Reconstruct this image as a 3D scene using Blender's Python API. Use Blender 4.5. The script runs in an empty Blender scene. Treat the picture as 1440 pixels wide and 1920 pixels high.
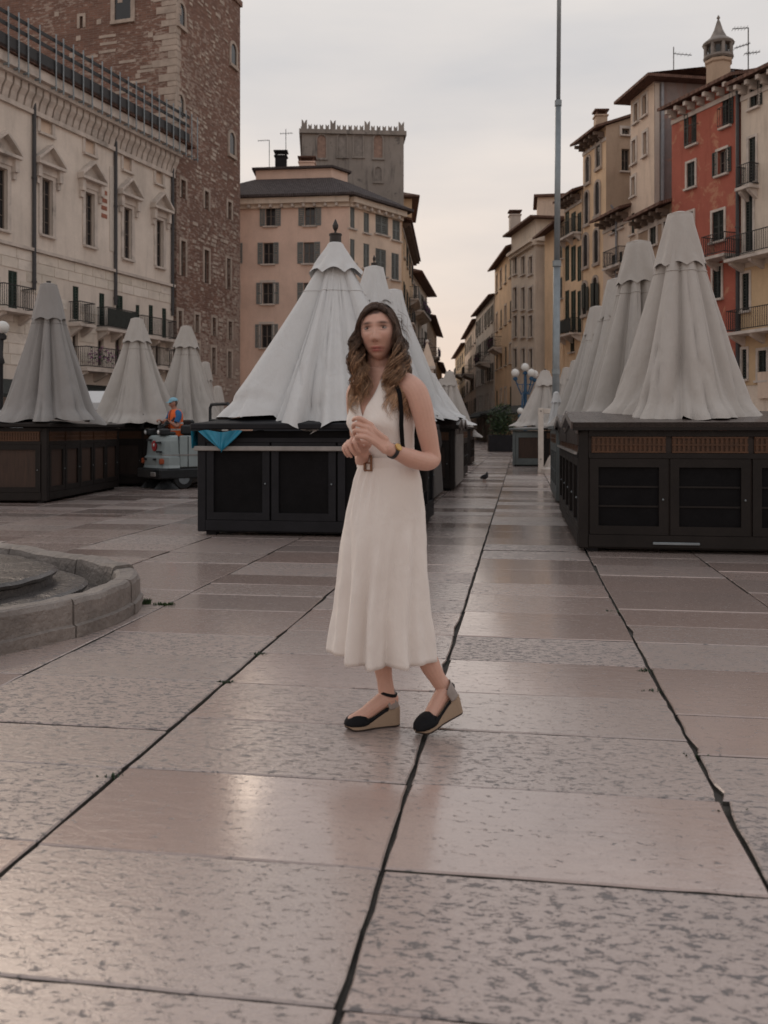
import bpy, bmesh, math, random
from mathutils import Vector, Matrix, noise
R = math.radians
random.seed(7)
SC = bpy.context.scene
COL = SC.collection
# ---------------------------------------------------------------- camera
F, CX, HY, CH = 1700.0, 720.0, 806.0, 1.234      # focal length and horizon in photo pixels, eye height
cam = bpy.data.cameras.new('camera'); camo = bpy.data.objects.new('camera', cam); COL.objects.link(camo)
camo.location = (0, 0, CH); camo.rotation_euler = (R(90), 0, 0)
cam.sensor_fit = 'VERTICAL'; cam.sensor_height = 36.0; cam.lens = 36.0 * F / 1920.0
cam.shift_y = -(960.0 - HY) / 1920.0
cam.clip_end = 3000
cam.dof.use_dof = True; cam.dof.focus_distance = 6.2; cam.dof.aperture_fstop = 3.4
SC.camera = camo
# ---------------------------------------------------------------- world: dawn sky under a thin, even cloud sheet
W = bpy.data.worlds.new('World'); SC.world = W; W.use_nodes = True
wn, wl = W.node_tree.nodes, W.node_tree.links
wn.clear()
SUN_EL, SUN_AZ = R(15), R(-28)
sky = wn.new('ShaderNodeTexSky'); sky.sky_type = 'NISHITA'; sky.sun_disc = False
sky.sun_elevation = SUN_EL; sky.sun_rotation = SUN_AZ
skyb = wn.new('ShaderNodeBackground'); skyb.inputs[1].default_value = 0.05
wl.new(sky.outputs[0], skyb.inputs[0])
tc = wn.new('ShaderNodeTexCoord'); sep = wn.new('ShaderNodeSeparateXYZ'); wl.new(tc.outputs['Generated'], sep.inputs[0])
ramp = wn.new('ShaderNodeValToRGB'); wl.new(sep.outputs['Z'], ramp.inputs[0])
els = ramp.color_ramp.elements
els[0].position = 0.0; els[0].color = (0.95, 0.68, 0.51, 1)
els[1].position = 1.0; els[1].color = (0.69, 0.685, 0.70, 1)
for p, c in ((0.06, (0.91, 0.72, 0.585, 1)), (0.16, (0.84, 0.735, 0.65, 1)), (0.30, (0.76, 0.71, 0.67, 1)), (0.45, (0.71, 0.69, 0.675, 1))):
    e = els.new(p); e.color = c
mp = wn.new('ShaderNodeMapping'); mp.inputs['Scale'].default_value = (1.0, 1.0, 4.2); mp.inputs['Location'].default_value = (.35, .1, .2); wl.new(tc.outputs['Generated'], mp.inputs[0])
cn = wn.new('ShaderNodeTexNoise'); cn.inputs['Scale'].default_value = 1.9; cn.inputs['Detail'].default_value = 5; cn.inputs['Roughness'].default_value = .5
wl.new(mp.outputs[0], cn.inputs[0])
cr = wn.new('ShaderNodeMapRange'); cr.inputs[1].default_value = .32; cr.inputs[2].default_value = .68; cr.inputs[3].default_value = 0; cr.inputs[4].default_value = 1
wl.new(cn.outputs[0], cr.inputs[0])
mul = wn.new('ShaderNodeMix'); mul.data_type = 'RGBA'; mul.blend_type = 'MULTIPLY'; mul.inputs[0].default_value = 1
tint = wn.new('ShaderNodeValToRGB'); wl.new(cr.outputs[0], tint.inputs[0]); tint.color_ramp.elements[0].color = (.80, .835, .89, 1); tint.color_ramp.elements[1].color = (1.10, 1.07, 1.045, 1)
wl.new(ramp.outputs[0], mul.inputs[6]); wl.new(tint.outputs[0], mul.inputs[7])
clb = wn.new('ShaderNodeBackground'); clb.inputs[1].default_value = 1.06; wl.new(mul.outputs[2], clb.inputs[0])
mix = wn.new('ShaderNodeMixShader'); mix.inputs[0].default_value = 0.94
wl.new(skyb.outputs[0], mix.inputs[1]); wl.new(clb.outputs[0], mix.inputs[2])
wo = wn.new('ShaderNodeOutputWorld'); wl.new(mix.outputs[0], wo.inputs[0])
# ---------------------------------------------------------------- sun behind the cloud, low over the end of the street
sun = bpy.data.lights.new('sun', 'SUN'); sun.energy = 1.5; sun.angle = R(40); sun.color = (1.0, .79, .60)
suno = bpy.data.objects.new('sun', sun); COL.objects.link(suno)
sd = Vector((math.sin(SUN_AZ) * math.cos(SUN_EL), math.cos(SUN_AZ) * math.cos(SUN_EL), math.sin(SUN_EL)))
suno.rotation_euler = sd.to_track_quat('Z', 'Y').to_euler(); suno.location = (5, 90, 60)
vs = SC.view_settings; vs.view_transform = 'Standard'; vs.look = 'None'; vs.gamma = 1; vs.use_curve_mapping = False
vs.exposure = 0.0
SC.render.engine = 'CYCLES'; SC.cycles.use_denoising = True; SC.cycles.max_bounces = 6; SC.cycles.caustics_reflective = False
SC.cycles.caustics_refractive = False

# ---------------------------------------------------------------- helpers
def P(px, py, Y): return Vector(((px - CX) / F * Y, Y, CH + (HY - py) / F * Y))
def G(px, py):
    Y = CH * F / (py - HY); return Vector(((px - CX) / F * Y, Y, 0))
PA = math.atan(.15)                              # the paving and the stall rows run this far to the right
def UV(u, v, z=0):                               # paving frame: u across the lane, v along it
    c, s = math.cos(PA), math.sin(PA); return Vector((u * c + v * s, -u * s + v * c, z))
def smooth(a, b, x):
    t = max(0., min(1., (x - a) / (b - a))); return t * t * (3 - 2 * t)
def lerp(a, b, t): return a + (b - a) * t
def interp(tab, x):
    if x <= tab[0][0]: return tab[0][1:]
    for p, q in zip(tab, tab[1:]):
        if x <= q[0]:
            t = (x - p[0]) / (q[0] - p[0]); return tuple(lerp(a, b, t) for a, b in zip(p[1:], q[1:]))
    return tab[-1][1:]
class MB:
    "collects geometry for one mesh"
    def __init__(s): s.v, s.f, s.m = [], [], []
    def quad(s, pts, m=0):
        n = len(s.v); s.v += [tuple(p) for p in pts]; s.f.append(tuple(range(n, n + len(pts)))); s.m.append(m)
    def box(s, x0, x1, y0, y1, z0, z1, m=0, M=None):
        n = len(s.v)
        c = [Vector((x, y, z)) for z in (z0, z1) for (x, y) in ((x0, y0), (x1, y0), (x1, y1), (x0, y1))]
        if M is not None: c = [M @ p for p in c]
        s.v += [tuple(p) for p in c]
        for f in ((3, 2, 1, 0), (4, 5, 6, 7), (0, 1, 5, 4), (1, 2, 6, 5), (2, 3, 7, 6), (3, 0, 4, 7)):
            s.f.append(tuple(n + i for i in f)); s.m.append(m)
    def bbox(s, x0, x1, y0, y1, z0, z1, b=.01, m=0, M=None):       # box with chamfered edges (rounded in plan and top)
        prof = [(z0, b), (z0 + b, 0), (z1 - b, 0), (z1, b)]
        rings = []
        for z, i in prof:
            rings.append([Vector(p) for p in ((x0 + i + b, y0 + i, z), (x1 - i - b, y0 + i, z), (x1 - i, y0 + i + b, z), (x1 - i, y1 - i - b, z),
                          (x1 - i - b, y1 - i, z), (x0 + i + b, y1 - i, z), (x0 + i, y1 - i - b, z), (x0 + i, y0 + i + b, z))])
        s.rings(rings, m=m, caps=True, M=M)
    def rings(s, rings, m=0, caps=False, closed=True, M=None):
        n0 = len(s.v); k = len(rings[0])
        for r in rings:
            for p in r:
                p = Vector(p)
                if M is not None: p = M @ p
                s.v.append(tuple(p))
        for i in range(len(rings) - 1):
            for j in range(k if closed else k - 1):
                a = n0 + i * k + j; b = n0 + i * k + (j + 1) % k
                s.f.append((a, b, b + k, a + k)); s.m.append(m)
        if caps:
            s.f.append(tuple(n0 + j for j in reversed(range(k)))); s.m.append(m)
            s.f.append(tuple(n0 + (len(rings) - 1) * k + j for j in range(k))); s.m.append(m)
    def tube(s, pts, r, n=8, m=0, caps=True, M=None, flat=1.0):
        pts = [Vector(p) for p in pts]; rr = r if isinstance(r, (list, tuple)) else [r] * len(pts)
        rings = []; up = None
        for i, p in enumerate(pts):
            t = (pts[min(i + 1, len(pts) - 1)] - pts[max(i - 1, 0)])
            if t.length < 1e-9: t = Vector((0, 0, 1))
            t.normalize()
            if up is None:
                up = Vector((0, 0, 1)) if abs(t.z) < .9 else Vector((1, 0, 0))
            a = t.cross(up)
            if a.length < 1e-6: a = t.cross(Vector((0, 1, 0)))
            a.normalize(); b = a.cross(t).normalized(); up = b
            rings.append([p + a * math.cos(2 * math.pi * k / n) * rr[i] + b * math.sin(2 * math.pi * k / n) * rr[i] * flat for k in range(n)])
        s.rings(rings, m=m, caps=caps, M=M)
    def lathe(s, prof, n=24, m=0, c=(0, 0, 0), caps=False, M=None):
        s.rings([[Vector((c[0] + r * math.cos(2 * math.pi * k / n), c[1] + r * math.sin(2 * math.pi * k / n), c[2] + z)) for k in range(n)] for r, z in prof], m=m, caps=caps, M=M)
    def ball(s, c, r, n=12, m=0, sz=(1, 1, 1)):
        k = n // 2
        s.rings([[Vector((c[0] + r * sz[0] * math.sin(math.pi * max(.01, min(k - .01, i)) / k) * math.cos(2 * math.pi * j / n), c[1] + r * sz[1] * math.sin(math.pi * max(.01, min(k - .01, i)) / k) * math.sin(2 * math.pi * j / n),
                  c[2] - r * sz[2] * math.cos(math.pi * i / k))) for j in range(n)] for i in range(k + 1)], m=m, caps=True)
    def mesh(s, name, mats, smoothed=False):
        me = bpy.data.meshes.new(name); me.from_pydata(s.v, [], s.f)
        for mt in (mats if isinstance(mats, (list, tuple)) else [mats]): me.materials.append(mt)
        me.polygons.foreach_set('material_index', s.m)
        if smoothed: me.polygons.foreach_set('use_smooth', [True] * len(s.f))
        me.validate(); me.update(); return me
    def build(s, name, mats, parent=None, loc=(0, 0, 0), rz=0, smoothed=False):
        return link(name, s.mesh(name, mats, smoothed), parent, loc, rz)
def link(name, me, parent=None, loc=(0, 0, 0), rz=0):
    o = bpy.data.objects.new(name, me); COL.objects.link(o); o.location = loc; o.rotation_euler = (0, 0, rz)
    if parent is not None: o.parent = parent
    return o
def fixn(o):
    bm = bmesh.new(); bm.from_mesh(o.data); bmesh.ops.recalc_face_normals(bm, faces=bm.faces); bm.to_mesh(o.data); bm.free(); return o
def tag(o, label=None, cat=None, group=None, kind=None):
    if label: o['label'] = label
    if cat: o['category'] = cat
    if group: o['group'] = group
    if kind: o['kind'] = kind
    return o
def thing(name, label, cat, loc=(0, 0, 0), rz=0, group=None):
    o = bpy.data.objects.new(name, None); COL.objects.link(o); o.location = loc; o.rotation_euler = (0, 0, rz); o.empty_display_size = .3
    return tag(o, label, cat, group)
KIDS = {}
def copy_tree(o, parent=None):
    c = o.copy(); COL.objects.link(c)
    if parent is not None: c.parent = parent
    for ch in o.children: copy_tree(ch, c)
    return c

# ---------------------------------------------------------------- materials
class NT:
    def __init__(s, name):
        s.m = bpy.data.materials.new(name); s.m.use_nodes = True; s.n = s.m.node_tree.nodes; s.l = s.m.node_tree.links
        s.b = s.n['Principled BSDF']
    def add(s, t, **kw):
        n = s.n.new('ShaderNode' + t)
        for k, v in kw.items():
            if k.startswith('_'): setattr(n, k[1:], v)
            else: n.inputs[k.replace('_', ' ')].default_value = v
        return n
    def ln(s, a, b): s.l.new(a, b)
    def noise(s, vec, scale, detail=4, rough=.55, dist=0):
        n = s.add('TexNoise', Scale=scale, Detail=detail, Roughness=rough, Distortion=dist)
        if vec is not None: s.ln(vec, n.inputs['Vector'])
        return n.outputs[0]
    def rng(s, val, a, b, c, d):
        n = s.n.new('ShaderNodeMapRange')
        for i, x in enumerate((a, b, c, d)): n.inputs[i + 1].default_value = x
        s.ln(val, n.inputs[0]); return n.outputs[0]
    def mix(s, fac, a, b, blend='MIX'):
        n = s.n.new('ShaderNodeMix'); n.data_type = 'RGBA'; n.blend_type = blend
        for i, x in ((0, fac), (6, a), (7, b)):
            if hasattr(x, 'links') or isinstance(x, bpy.types.NodeSocket): s.ln(x, n.inputs[i])
            else: n.inputs[i].default_value = x if i == 0 else (tuple(x) + (1,))[:4]
        return n.outputs[2]
    def math(s, op, a, b):
        n = s.n.new('ShaderNodeMath'); n.operation = op
        for i, x in enumerate((a, b)):
            if isinstance(x, bpy.types.NodeSocket): s.ln(x, n.inputs[i])
            else: n.inputs[i].default_value = x
        return n.outputs[0]
    def pos(s): return s.add('NewGeometry').outputs['Position']
    def obj(s): return s.add('TexCoord').outputs['Object']
    def map(s, vec, scale=(1, 1, 1), rot=(0, 0, 0)):
        n = s.n.new('ShaderNodeMapping'); n.inputs['Scale'].default_value = scale; n.inputs['Rotation'].default_value = rot; s.ln(vec, n.inputs[0]); return n.outputs[0]
    def bump(s, h, strength=.3, dist=.01, nrm=None):
        n = s.add('Bump', Strength=strength, Distance=dist); s.ln(h, n.inputs['Height'])
        if nrm is not None: s.ln(nrm, n.inputs['Normal'])
        return n.outputs[0]
    def out(s, col=None, rough=None, nrm=None, metal=0, spec=.5):
        for k, x in (('Base Color', col), ('Roughness', rough), ('Normal', nrm)):
            if x is None: continue
            if isinstance(x, bpy.types.NodeSocket): s.ln(x, s.b.inputs[k])
            else: s.b.inputs[k].default_value = (tuple(x) + (1,))[:4] if k == 'Base Color' else x
        s.b.inputs['Metallic'].default_value = metal; s.b.inputs['Specular IOR Level'].default_value = spec
        return s.m
def sc(c, k): return tuple(x * k for x in c[:3])
def basic(name, col, rough=.6, var=.18, scale=6, bump=.15, metal=0, dirt=None, spec=.4, dist=.006):
    t = NT(name); v = t.pos()
    n1 = t.noise(v, scale, 5, .6); n2 = t.noise(v, scale * 7, 3, .6)
    c = t.mix(t.rng(n1, .3, .7, 0, 1), sc(col, 1 - var), sc(col, 1 + var))
    if dirt: c = t.mix(t.rng(t.noise(v, scale * .6, 6, .65), .55, .75, 0, .7), c, dirt)
    r = t.rng(n2, .2, .8, max(.05, rough - .1), min(1, rough + .1))
    return t.out(c, r, t.bump(n2, bump, dist), metal, spec)
def plaster(name, col, stain=(.09, .08, .075), amt=.5, patch=None, pamt=.5, scale=.5):
    t = NT(name); v = t.pos()
    big = t.noise(v, scale, 6, .6); streak = t.noise(t.map(v, (1.6, 1.6, .22)), 1.6, 6, .65, .3); fine = t.noise(v, 9, 4, .7)
    c = t.mix(t.rng(big, .3, .7, 0, 1), sc(col, .84), sc(col, 1.12))
    c = t.mix(t.rng(streak, .52, .78, 0, amt), c, stain)
    c = t.mix(t.rng(fine, .3, .75, 0, .22), c, sc(col, .62))
    if patch: c = t.mix(t.rng(t.noise(v, 1.3, 8, .68, .4), 1 - pamt * .9, 1.06 - pamt * .9, 0, .85), c, patch)
    return t.out(c, t.rng(fine, .2, .8, .78, .95), t.bump(fine, .25, .02), 0, .25)
def cloth(name, col, dirty=.25):
    t = NT(name); v = t.pos()
    w = t.noise(t.map(t.obj(), (3.2, 3.2, .8)), 2.2, 5, .6, .6); fine = t.noise(v, 420, 2, .5); big = t.noise(v, 1.6, 4, .6)
    c = t.mix(t.rng(big, .3, .75, 0, dirty), col, sc((col[0] * .75, col[1] * .72, col[2] * .66), 1))
    c = t.mix(t.rng(w, .55, .8, 0, .22), c, sc(col, .66))
    vo = t.add('TexVoronoi', Scale=3.4); vo.feature = 'DISTANCE_TO_EDGE'; wv = t.add('VectorMath'); wv.operation = 'ADD'; nz = t.add('TexNoise', Scale=2.5, Detail=3); t.ln(t.obj(), nz.inputs[0]); t.ln(nz.outputs[1], wv.inputs[0]); t.ln(t.map(t.obj(), (1, 1, .55)), wv.inputs[1]); t.ln(wv.outputs[0], vo.inputs[0])
    cre = t.rng(vo.outputs['Distance'], 0, .22, 1, 0)
    nm = t.bump(w, .40, .05); nm = t.bump(cre, .07, .03, nm); nm = t.bump(fine, .08, .002, nm)
    t.b.inputs['Sheen Weight'].default_value = .15
    m = t.out(c, .82, nm, 0, .25)
    return m
def wood(name, col, rough=.5, axis=2):
    t = NT(name); v = t.pos(); sc3 = [14, 14, 14]; sc3[axis] = 1.2
    g = t.noise(t.map(v, sc3), 2.2, 6, .65, .4); b = t.noise(v, 2.5, 5, .6)
    c = t.mix(t.rng(g, .3, .7, 0, 1), sc(col, .6), sc(col, 1.25)); c = t.mix(t.rng(b, .5, .8, 0, .4), c, sc(col, .5))
    return t.out(c, t.rng(g, .2, .8, rough - .12, rough + .15), t.bump(g, .25, .004), 0, .35)
M = {}
M['palazzo'] = plaster('pale_plaster', (.67, .60, .535), amt=.25)
M['palazzo_stone'] = basic('pale_ashlar', (.64, .58, .51), .85, .15, 1.2, .3, dirt=(.2, .18, .16), dist=.02)
M['trim'] = basic('weathered_trim_stone', (.52, .465, .42), .85, .2, 1.6, .3, dirt=(.13, .12, .11), dist=.02)
M['pink'] = plaster('pink_plaster', (.72, .54, .45), stain=(.3, .22, .18), amt=.22)
M['pink_lit'] = plaster('lit_pink_plaster', (.74, .60, .49), stain=(.3, .22, .18), amt=.2)  # paler copy of the pink, the light on the right face painted in
M['redwall'] = plaster('red_plaster', (.39, .12, .085), stain=(.2, .05, .035), amt=.5, patch=(.45, .22, .14), pamt=.5)
M['cream'] = plaster('cream_plaster', (.66, .57, .48), stain=(.17, .14, .12), amt=.4)
M['ochre'] = plaster('ochre_plaster', (.56, .41, .26), stain=(.15, .1, .06), amt=.35)
M['yellow'] = plaster('apricot_plaster', (.74, .54, .36), stain=(.3, .19, .11), amt=.3)
M['tan'] = plaster('tan_plaster', (.46, .35, .265), stain=(.15, .1, .07), amt=.35)
M['peach'] = plaster('peach_plaster', (.66, .53, .43), stain=(.2, .15, .12), amt=.4, patch=(.36, .17, .11), pamt=.30)
M['greybrick'] = plaster('bare_masonry', (.25, .215, .21), stain=(.28, .12, .08), amt=.85, patch=(.33, .2, .16), pamt=.45, scale=1.1)
M['greytower'] = plaster('old_grey_render', (.27, .245, .225), stain=(.05, .05, .05), amt=.95, patch=(.10, .095, .09), pamt=.42, scale=.5)
M['brownwall'] = plaster('brown_plaster', (.36, .26, .19), stain=(.08, .06, .05), amt=.4)
M['greywall'] = plaster('grey_plaster', (.56, .50, .445), stain=(.1, .09, .085), amt=.4)
M['roof'] = None
def rooftile(name, col):
    t = NT(name); v = t.obj()
    wv = t.add('TexWave', Scale=2.4, Distortion=.6, Detail=2); wv.bands_direction = 'X'; t.ln(v, wv.inputs[0])
    wy = t.add('TexWave', Scale=1.5, Distortion=1.2, Detail=2); wy.bands_direction = 'Y'; t.ln(v, wy.inputs[0])
    n = t.noise(t.pos(), 3.5, 5, .7)
    c = t.mix(t.rng(n, .3, .7, 0, 1), sc(col, .55), sc(col, 1.3)); c = t.mix(t.rng(wv.outputs[1], 0, .5, .5, 0), c, sc(col, .35))
    h = t.math('ADD', wv.outputs[1], t.math('MULTIPLY', wy.outputs[1], .5))
    return t.out(c, .9, t.bump(h, .8, .06), 0, .2)
M['roof'] = rooftile('clay_roof_tile', (.17, .10, .078))
M['roof_dark'] = rooftile('dark_roof_tile', (.10, .085, .085))
M['eave'] = basic('eave_timber', (.13, .095, .075), .85, .25, 5, .3)
M['pane'] = basic('dark_window_pane', (.02, .021, .024), .12, .2, 1, .02, spec=.5)
M['frame'] = basic('window_frame_paint', (.16, .13, .11), .6, .15, 8)
M['greyshut'] = basic('grey_green_shutter', (.17, .19, .19), .65, .15, 5, .2)
M['darkshut'] = basic('dark_green_shutter', (.02, .026, .024), .6, .25, 5, .2)
M['greenshut'] = basic('green_shutter', (.025, .045, .036), .6, .25, 5, .2)
M['iron'] = basic('wrought_iron', (.022, .022, .024), .55, .25, 8, .2)
M['pipe'] = basic('downpipe_metal', (.045, .045, .05), .5, .2, 4, .1)
M['greypipe'] = basic('zinc_downpipe', (.24, .25, .27), .45, .15, 4, .1, metal=.3)
M['lamp_white'] = basic('opal_globe', (.62, .62, .6), .25, .05, 3, .02)
M['bluepaint'] = basic('blue_cast_iron', (.02, .075, .15), .5, .2, 8, .15)
M['steel'] = basic('galvanised_steel', (.22, .25, .27), .42, .12, 6, .08, metal=.4)
M['brickred'] = basic('old_red_brick', (.30, .125, .085), .9, .3, 4, .3, dist=.02)
M['stonepale'] = basic('pale_tower_stone', (.38, .32, .275), .9, .22, 1.5, .4, dirt=(.25, .19, .16), dist=.02)
M['arch_pink'] = basic('faded_brick_infill', (.27, .185, .15), .9, .25, 3, .3); M['arch_grey'] = basic('grey_infill', (.22, .2, .185), .9, .25, 3, .3)
def tower_mat():
    t = NT('tower_masonry'); v = t.obj()
    sp = t.add('SeparateXYZ'); t.ln(v, sp.inputs[0])
    cb = t.add('CombineXYZ'); t.ln(t.math('ADD', sp.outputs[0], sp.outputs[1]), cb.inputs[0]); t.ln(sp.outputs[2], cb.inputs[1])
    bk = t.add('TexBrick', Scale=1.0, Mortar_Size=.012, Bias=0.0, Brick_Width=.42, Row_Height=.13)
    bk.inputs['Color1'].default_value = (.155, .088, .07, 1); bk.inputs['Color2'].default_value = (.23, .13, .10, 1); bk.inputs['Mortar'].default_value = (.22, .175, .15, 1)
    t.ln(cb.outputs[0], bk.inputs[0])
    st = t.noise(t.map(v, (1.6, 1.6, 4.6)), 1.7, 3, .6); zone = t.noise(v, .16, 3, .5)
    # pale stone courses set among the bricks, thicker low down on the flank
    th = t.math('ADD', st, t.math('MULTIPLY', t.math('SUBTRACT', zone, .5), .5))
    low = t.rng(sp.outputs[2], 5, 27, .17, .035)
    th = t.math('ADD', th, low)
    c = t.mix(t.rng(th, .59, .66, 0, .7), bk.outputs[0], (.40, .335, .29))
    c = t.mix(t.rng(t.noise(v, .7, 6, .65), .4, .75, 0, .45), c, (.12, .08, .068))
    return t.out(c, .92, t.bump(t.math('ADD', bk.outputs[1], th), .5, .03), 0, .15)
M['tower'] = tower_mat()
def slab_mat():
    t = NT('polished_marble_paving'); pos = t.pos()
    at = t.add('Attribute', _attribute_name='tint').outputs['Fac']; ar = t.add('Attribute', _attribute_name='wear').outputs['Fac']
    off = t.add('CombineXYZ'); t.ln(t.math('MULTIPLY', at, 37.), off.inputs[0]); t.ln(t.math('MULTIPLY', ar, 53.), off.inputs[1])
    va = t.add('VectorMath'); va.operation = 'ADD'; t.ln(t.map(pos, (1, 1, 1), (0, 0, PA)), va.inputs[0]); t.ln(off.outputs[0], va.inputs[1]); v = va.outputs[0]
    big = t.noise(v, 1.3, 5, .6, .3); str_ = t.noise(t.map(v, (1.0, 3.4, 1)), 7.5, 5, .65, .8); pit = t.math('ADD', t.math('MULTIPLY', t.noise(t.map(v, (1.0, 2.1, 1)), 21, 5, .7, .6), .68), t.math('MULTIPLY', t.noise(t.map(v, (1.0, 1.8, 1)), 62, 4, .65), .32)); grain = t.noise(v, 110, 3, .6)
    rip = t.noise(t.map(v, (1.0, 1.5, 1)), 48, 4, .65)
    c = t.mix(at, (.45, .365, .33), (.465, .34, .295)); c = t.mix(t.rng(ar, .55, 1, 0, .35), c, (.43, .355, .325))
    c = t.mix(t.rng(big, .35, .7, 0, .5), c, (.35, .28, .255)); c = t.mix(t.rng(str_, .5, .72, 0, .34), c, (.29, .225, .21))
    worn = t.rng(ar, .15, .95, -.035, .045)
    pm = t.rng(t.math('ADD', pit, worn), .55, .592, 0, 1); c = t.mix(t.math('MULTIPLY', pm, .85), c, (.05, .047, .052))
    c = t.mix(t.rng(grain, .3, .75, 0, .25), c, (.17, .14, .13))
    r = t.math('ADD', t.math('MULTIPLY', ar, .22), t.rng(str_, .3, .75, .07, .22)); r = t.math('ADD', r, t.math('MULTIPLY', pm, .3))
    h = t.math('SUBTRACT', t.math('MULTIPLY', rip, t.math('ADD', t.math('MULTIPLY', ar, .75), .05)), t.math('MULTIPLY', pm, 1.1))
    h = t.math('ADD', h, t.math('MULTIPLY', str_, .3)); h = t.math('ADD', h, t.math('MULTIPLY', grain, .06))
    nb = t.bump(h, .42, .010)
    t.b.inputs['Coat Weight'].default_value = .75; t.b.inputs['Coat IOR'].default_value = 1.6
    t.ln(t.math('ADD', t.math('ADD', t.math('MULTIPLY', ar, .20), t.rng(big, .3, .7, .05, .13)), t.math('MULTIPLY', pm, .4)), t.b.inputs['Coat Roughness'])
    t.ln(t.bump(h, .16, .008), t.b.inputs['Coat Normal'])
    return t.out(c, r, nb, 0, .8)
M['slab'] = slab_mat()
M['bed'] = basic('joint_earth', (.07, .063, .056), .95, .4, 9, .6, dirt=(.03, .042, .018))
M['ground'] = basic('far_paving', (.30, .25, .225), .5, .2, 1.2, .2)
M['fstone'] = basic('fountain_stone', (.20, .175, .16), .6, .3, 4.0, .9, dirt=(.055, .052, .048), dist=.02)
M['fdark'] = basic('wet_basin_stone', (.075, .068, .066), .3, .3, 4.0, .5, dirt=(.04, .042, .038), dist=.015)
M['cloth'] = cloth('canvas_grey', (.41, .385, .362)); M['cloth_white'] = cloth('canvas_white', (.58, .585, .59), .14); M['cloth_dark'] = cloth('canvas_dark_grey', (.275, .265, .26))  # cloth_dark is a darker grey canvas
M['cloth_pale'] = cloth('canvas_pale', (.44, .413, .39))
M['stall_dark'] = basic('near_black_paint', (.014, .014, .017), .6, .25, 3, .15, spec=.2); M['stall_brown'] = wood('dark_brown_board', (.028, .018, .015), .5)
M['stall_wood'] = wood('walnut_panel', (.05, .028, .02), .55); M['stall_frame'] = basic('dark_brown_frame', (.0145, .0115, .0105), .55, .25, 3, .15, spec=.22)
M['stall_hole'] = basic('black_panel', (.006, .0056, .0065), .7, .3, 4, .1, spec=.12); M['amber'] = wood('amber_lattice', (.085, .038, .018), .5, 0)
M['stall_slate'] = basic('slate_green_paint', (.10, .115, .115), .55, .2, 3, .15); M['roof_metal'] = basic('brown_sheet_roof', (.062, .047, .043), .3, .25, 4, .1, dirt=(.03, .026, .026))
M['ledge'] = basic('pale_ledge', (.26, .245, .235), .4, .2, 6, .1); M['tarp_blue'] = basic('turquoise_tarp', (.02, .21, .33), .35, .2, 5, .4); M['tarp_brown'] = cloth('brown_tarp', (.05, .04, .034))
M['finial'] = basic('dark_bronze', (.03, .024, .022), .5, .2, 8, .1); M['whitepaint'] = basic('cream_white_paint', (.55, .50, .45), .6, .1, 6, .1)
M['leaf'] = basic('leaf_green', (.04, .07, .025), .6, .4, 20, .2); M['leaf_dark'] = basic('leaf_dark_green', (.025, .045, .022), .6, .4, 20, .2)
M['flower'] = basic('purple_flower', (.16, .05, .13), .7, .4, 20, .2); M['terracotta'] = basic('terracotta', (.3, .12, .07), .85, .2, 6, .2)
M['shopdark'] = basic('dark_shopfront', (.022, .021, .022), .5, .3, 2, .1); M['awning'] = basic('dark_green_awning', (.022, .027, .026), .75, .2, 3, .2)
# ================================================================ paving
ground = MB(); ground.quad([(-700, -60, -.05), (700, -60, -.05), (700, 1400, -.05), (-700, 1400, -.05)])
g = ground.build('ground', M['ground']); tag(g, kind='structure')
pav = MB(); pav.quad([UV(-45, -3, -.022), UV(45, -3, -.022), UV(45, 100, -.022), UV(-45, 100, -.022)])
pav = pav.build('pavement', M['bed']); tag(pav, kind='structure')
rp = random.Random(11)
u_centre = (lambda p: (p.x - .15 * p.y) / math.sqrt(1 + .0225))(G(800, 1365))
CW = 1.045
rows_near = [.65, 1.25, 1.86, 2.47, 3.09, 3.67, 4.20, 4.80, 5.36]     # distances read off the joint in the photo
slabs = []
for c in range(-30, 30):
    u0 = u_centre + c * CW; u1 = u0 + CW
    vs_ = [-.4] + [r * math.sqrt(1.0225) + .02 + (0 if c in (-1, 0) else rp.uniform(-.035, .035) + (0.0 if r < 3.2 else rp.choice((0, .12, -.16)))) for r in rows_near]
    vs_.sort()
    while vs_[-1] < 95: vs_.append(vs_[-1] + rp.choice((.46, .52, .55, .6, .66, .74)))
    for a, b in zip(vs_, vs_[1:]):
        mid = UV((u0 + u1) / 2, (a + b) / 2)
        far = mid.y > 34 or abs(mid.x) > 26
        vis = mid.y > 1.2 and abs(mid.x) < mid.y * .4235 + .75
        slabs.append((mid.y if vis else 1e6 + mid.y, u0, u1, a, b, rp.random(), rp.random()))
slabs.sort()
EDGE = {}
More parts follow.
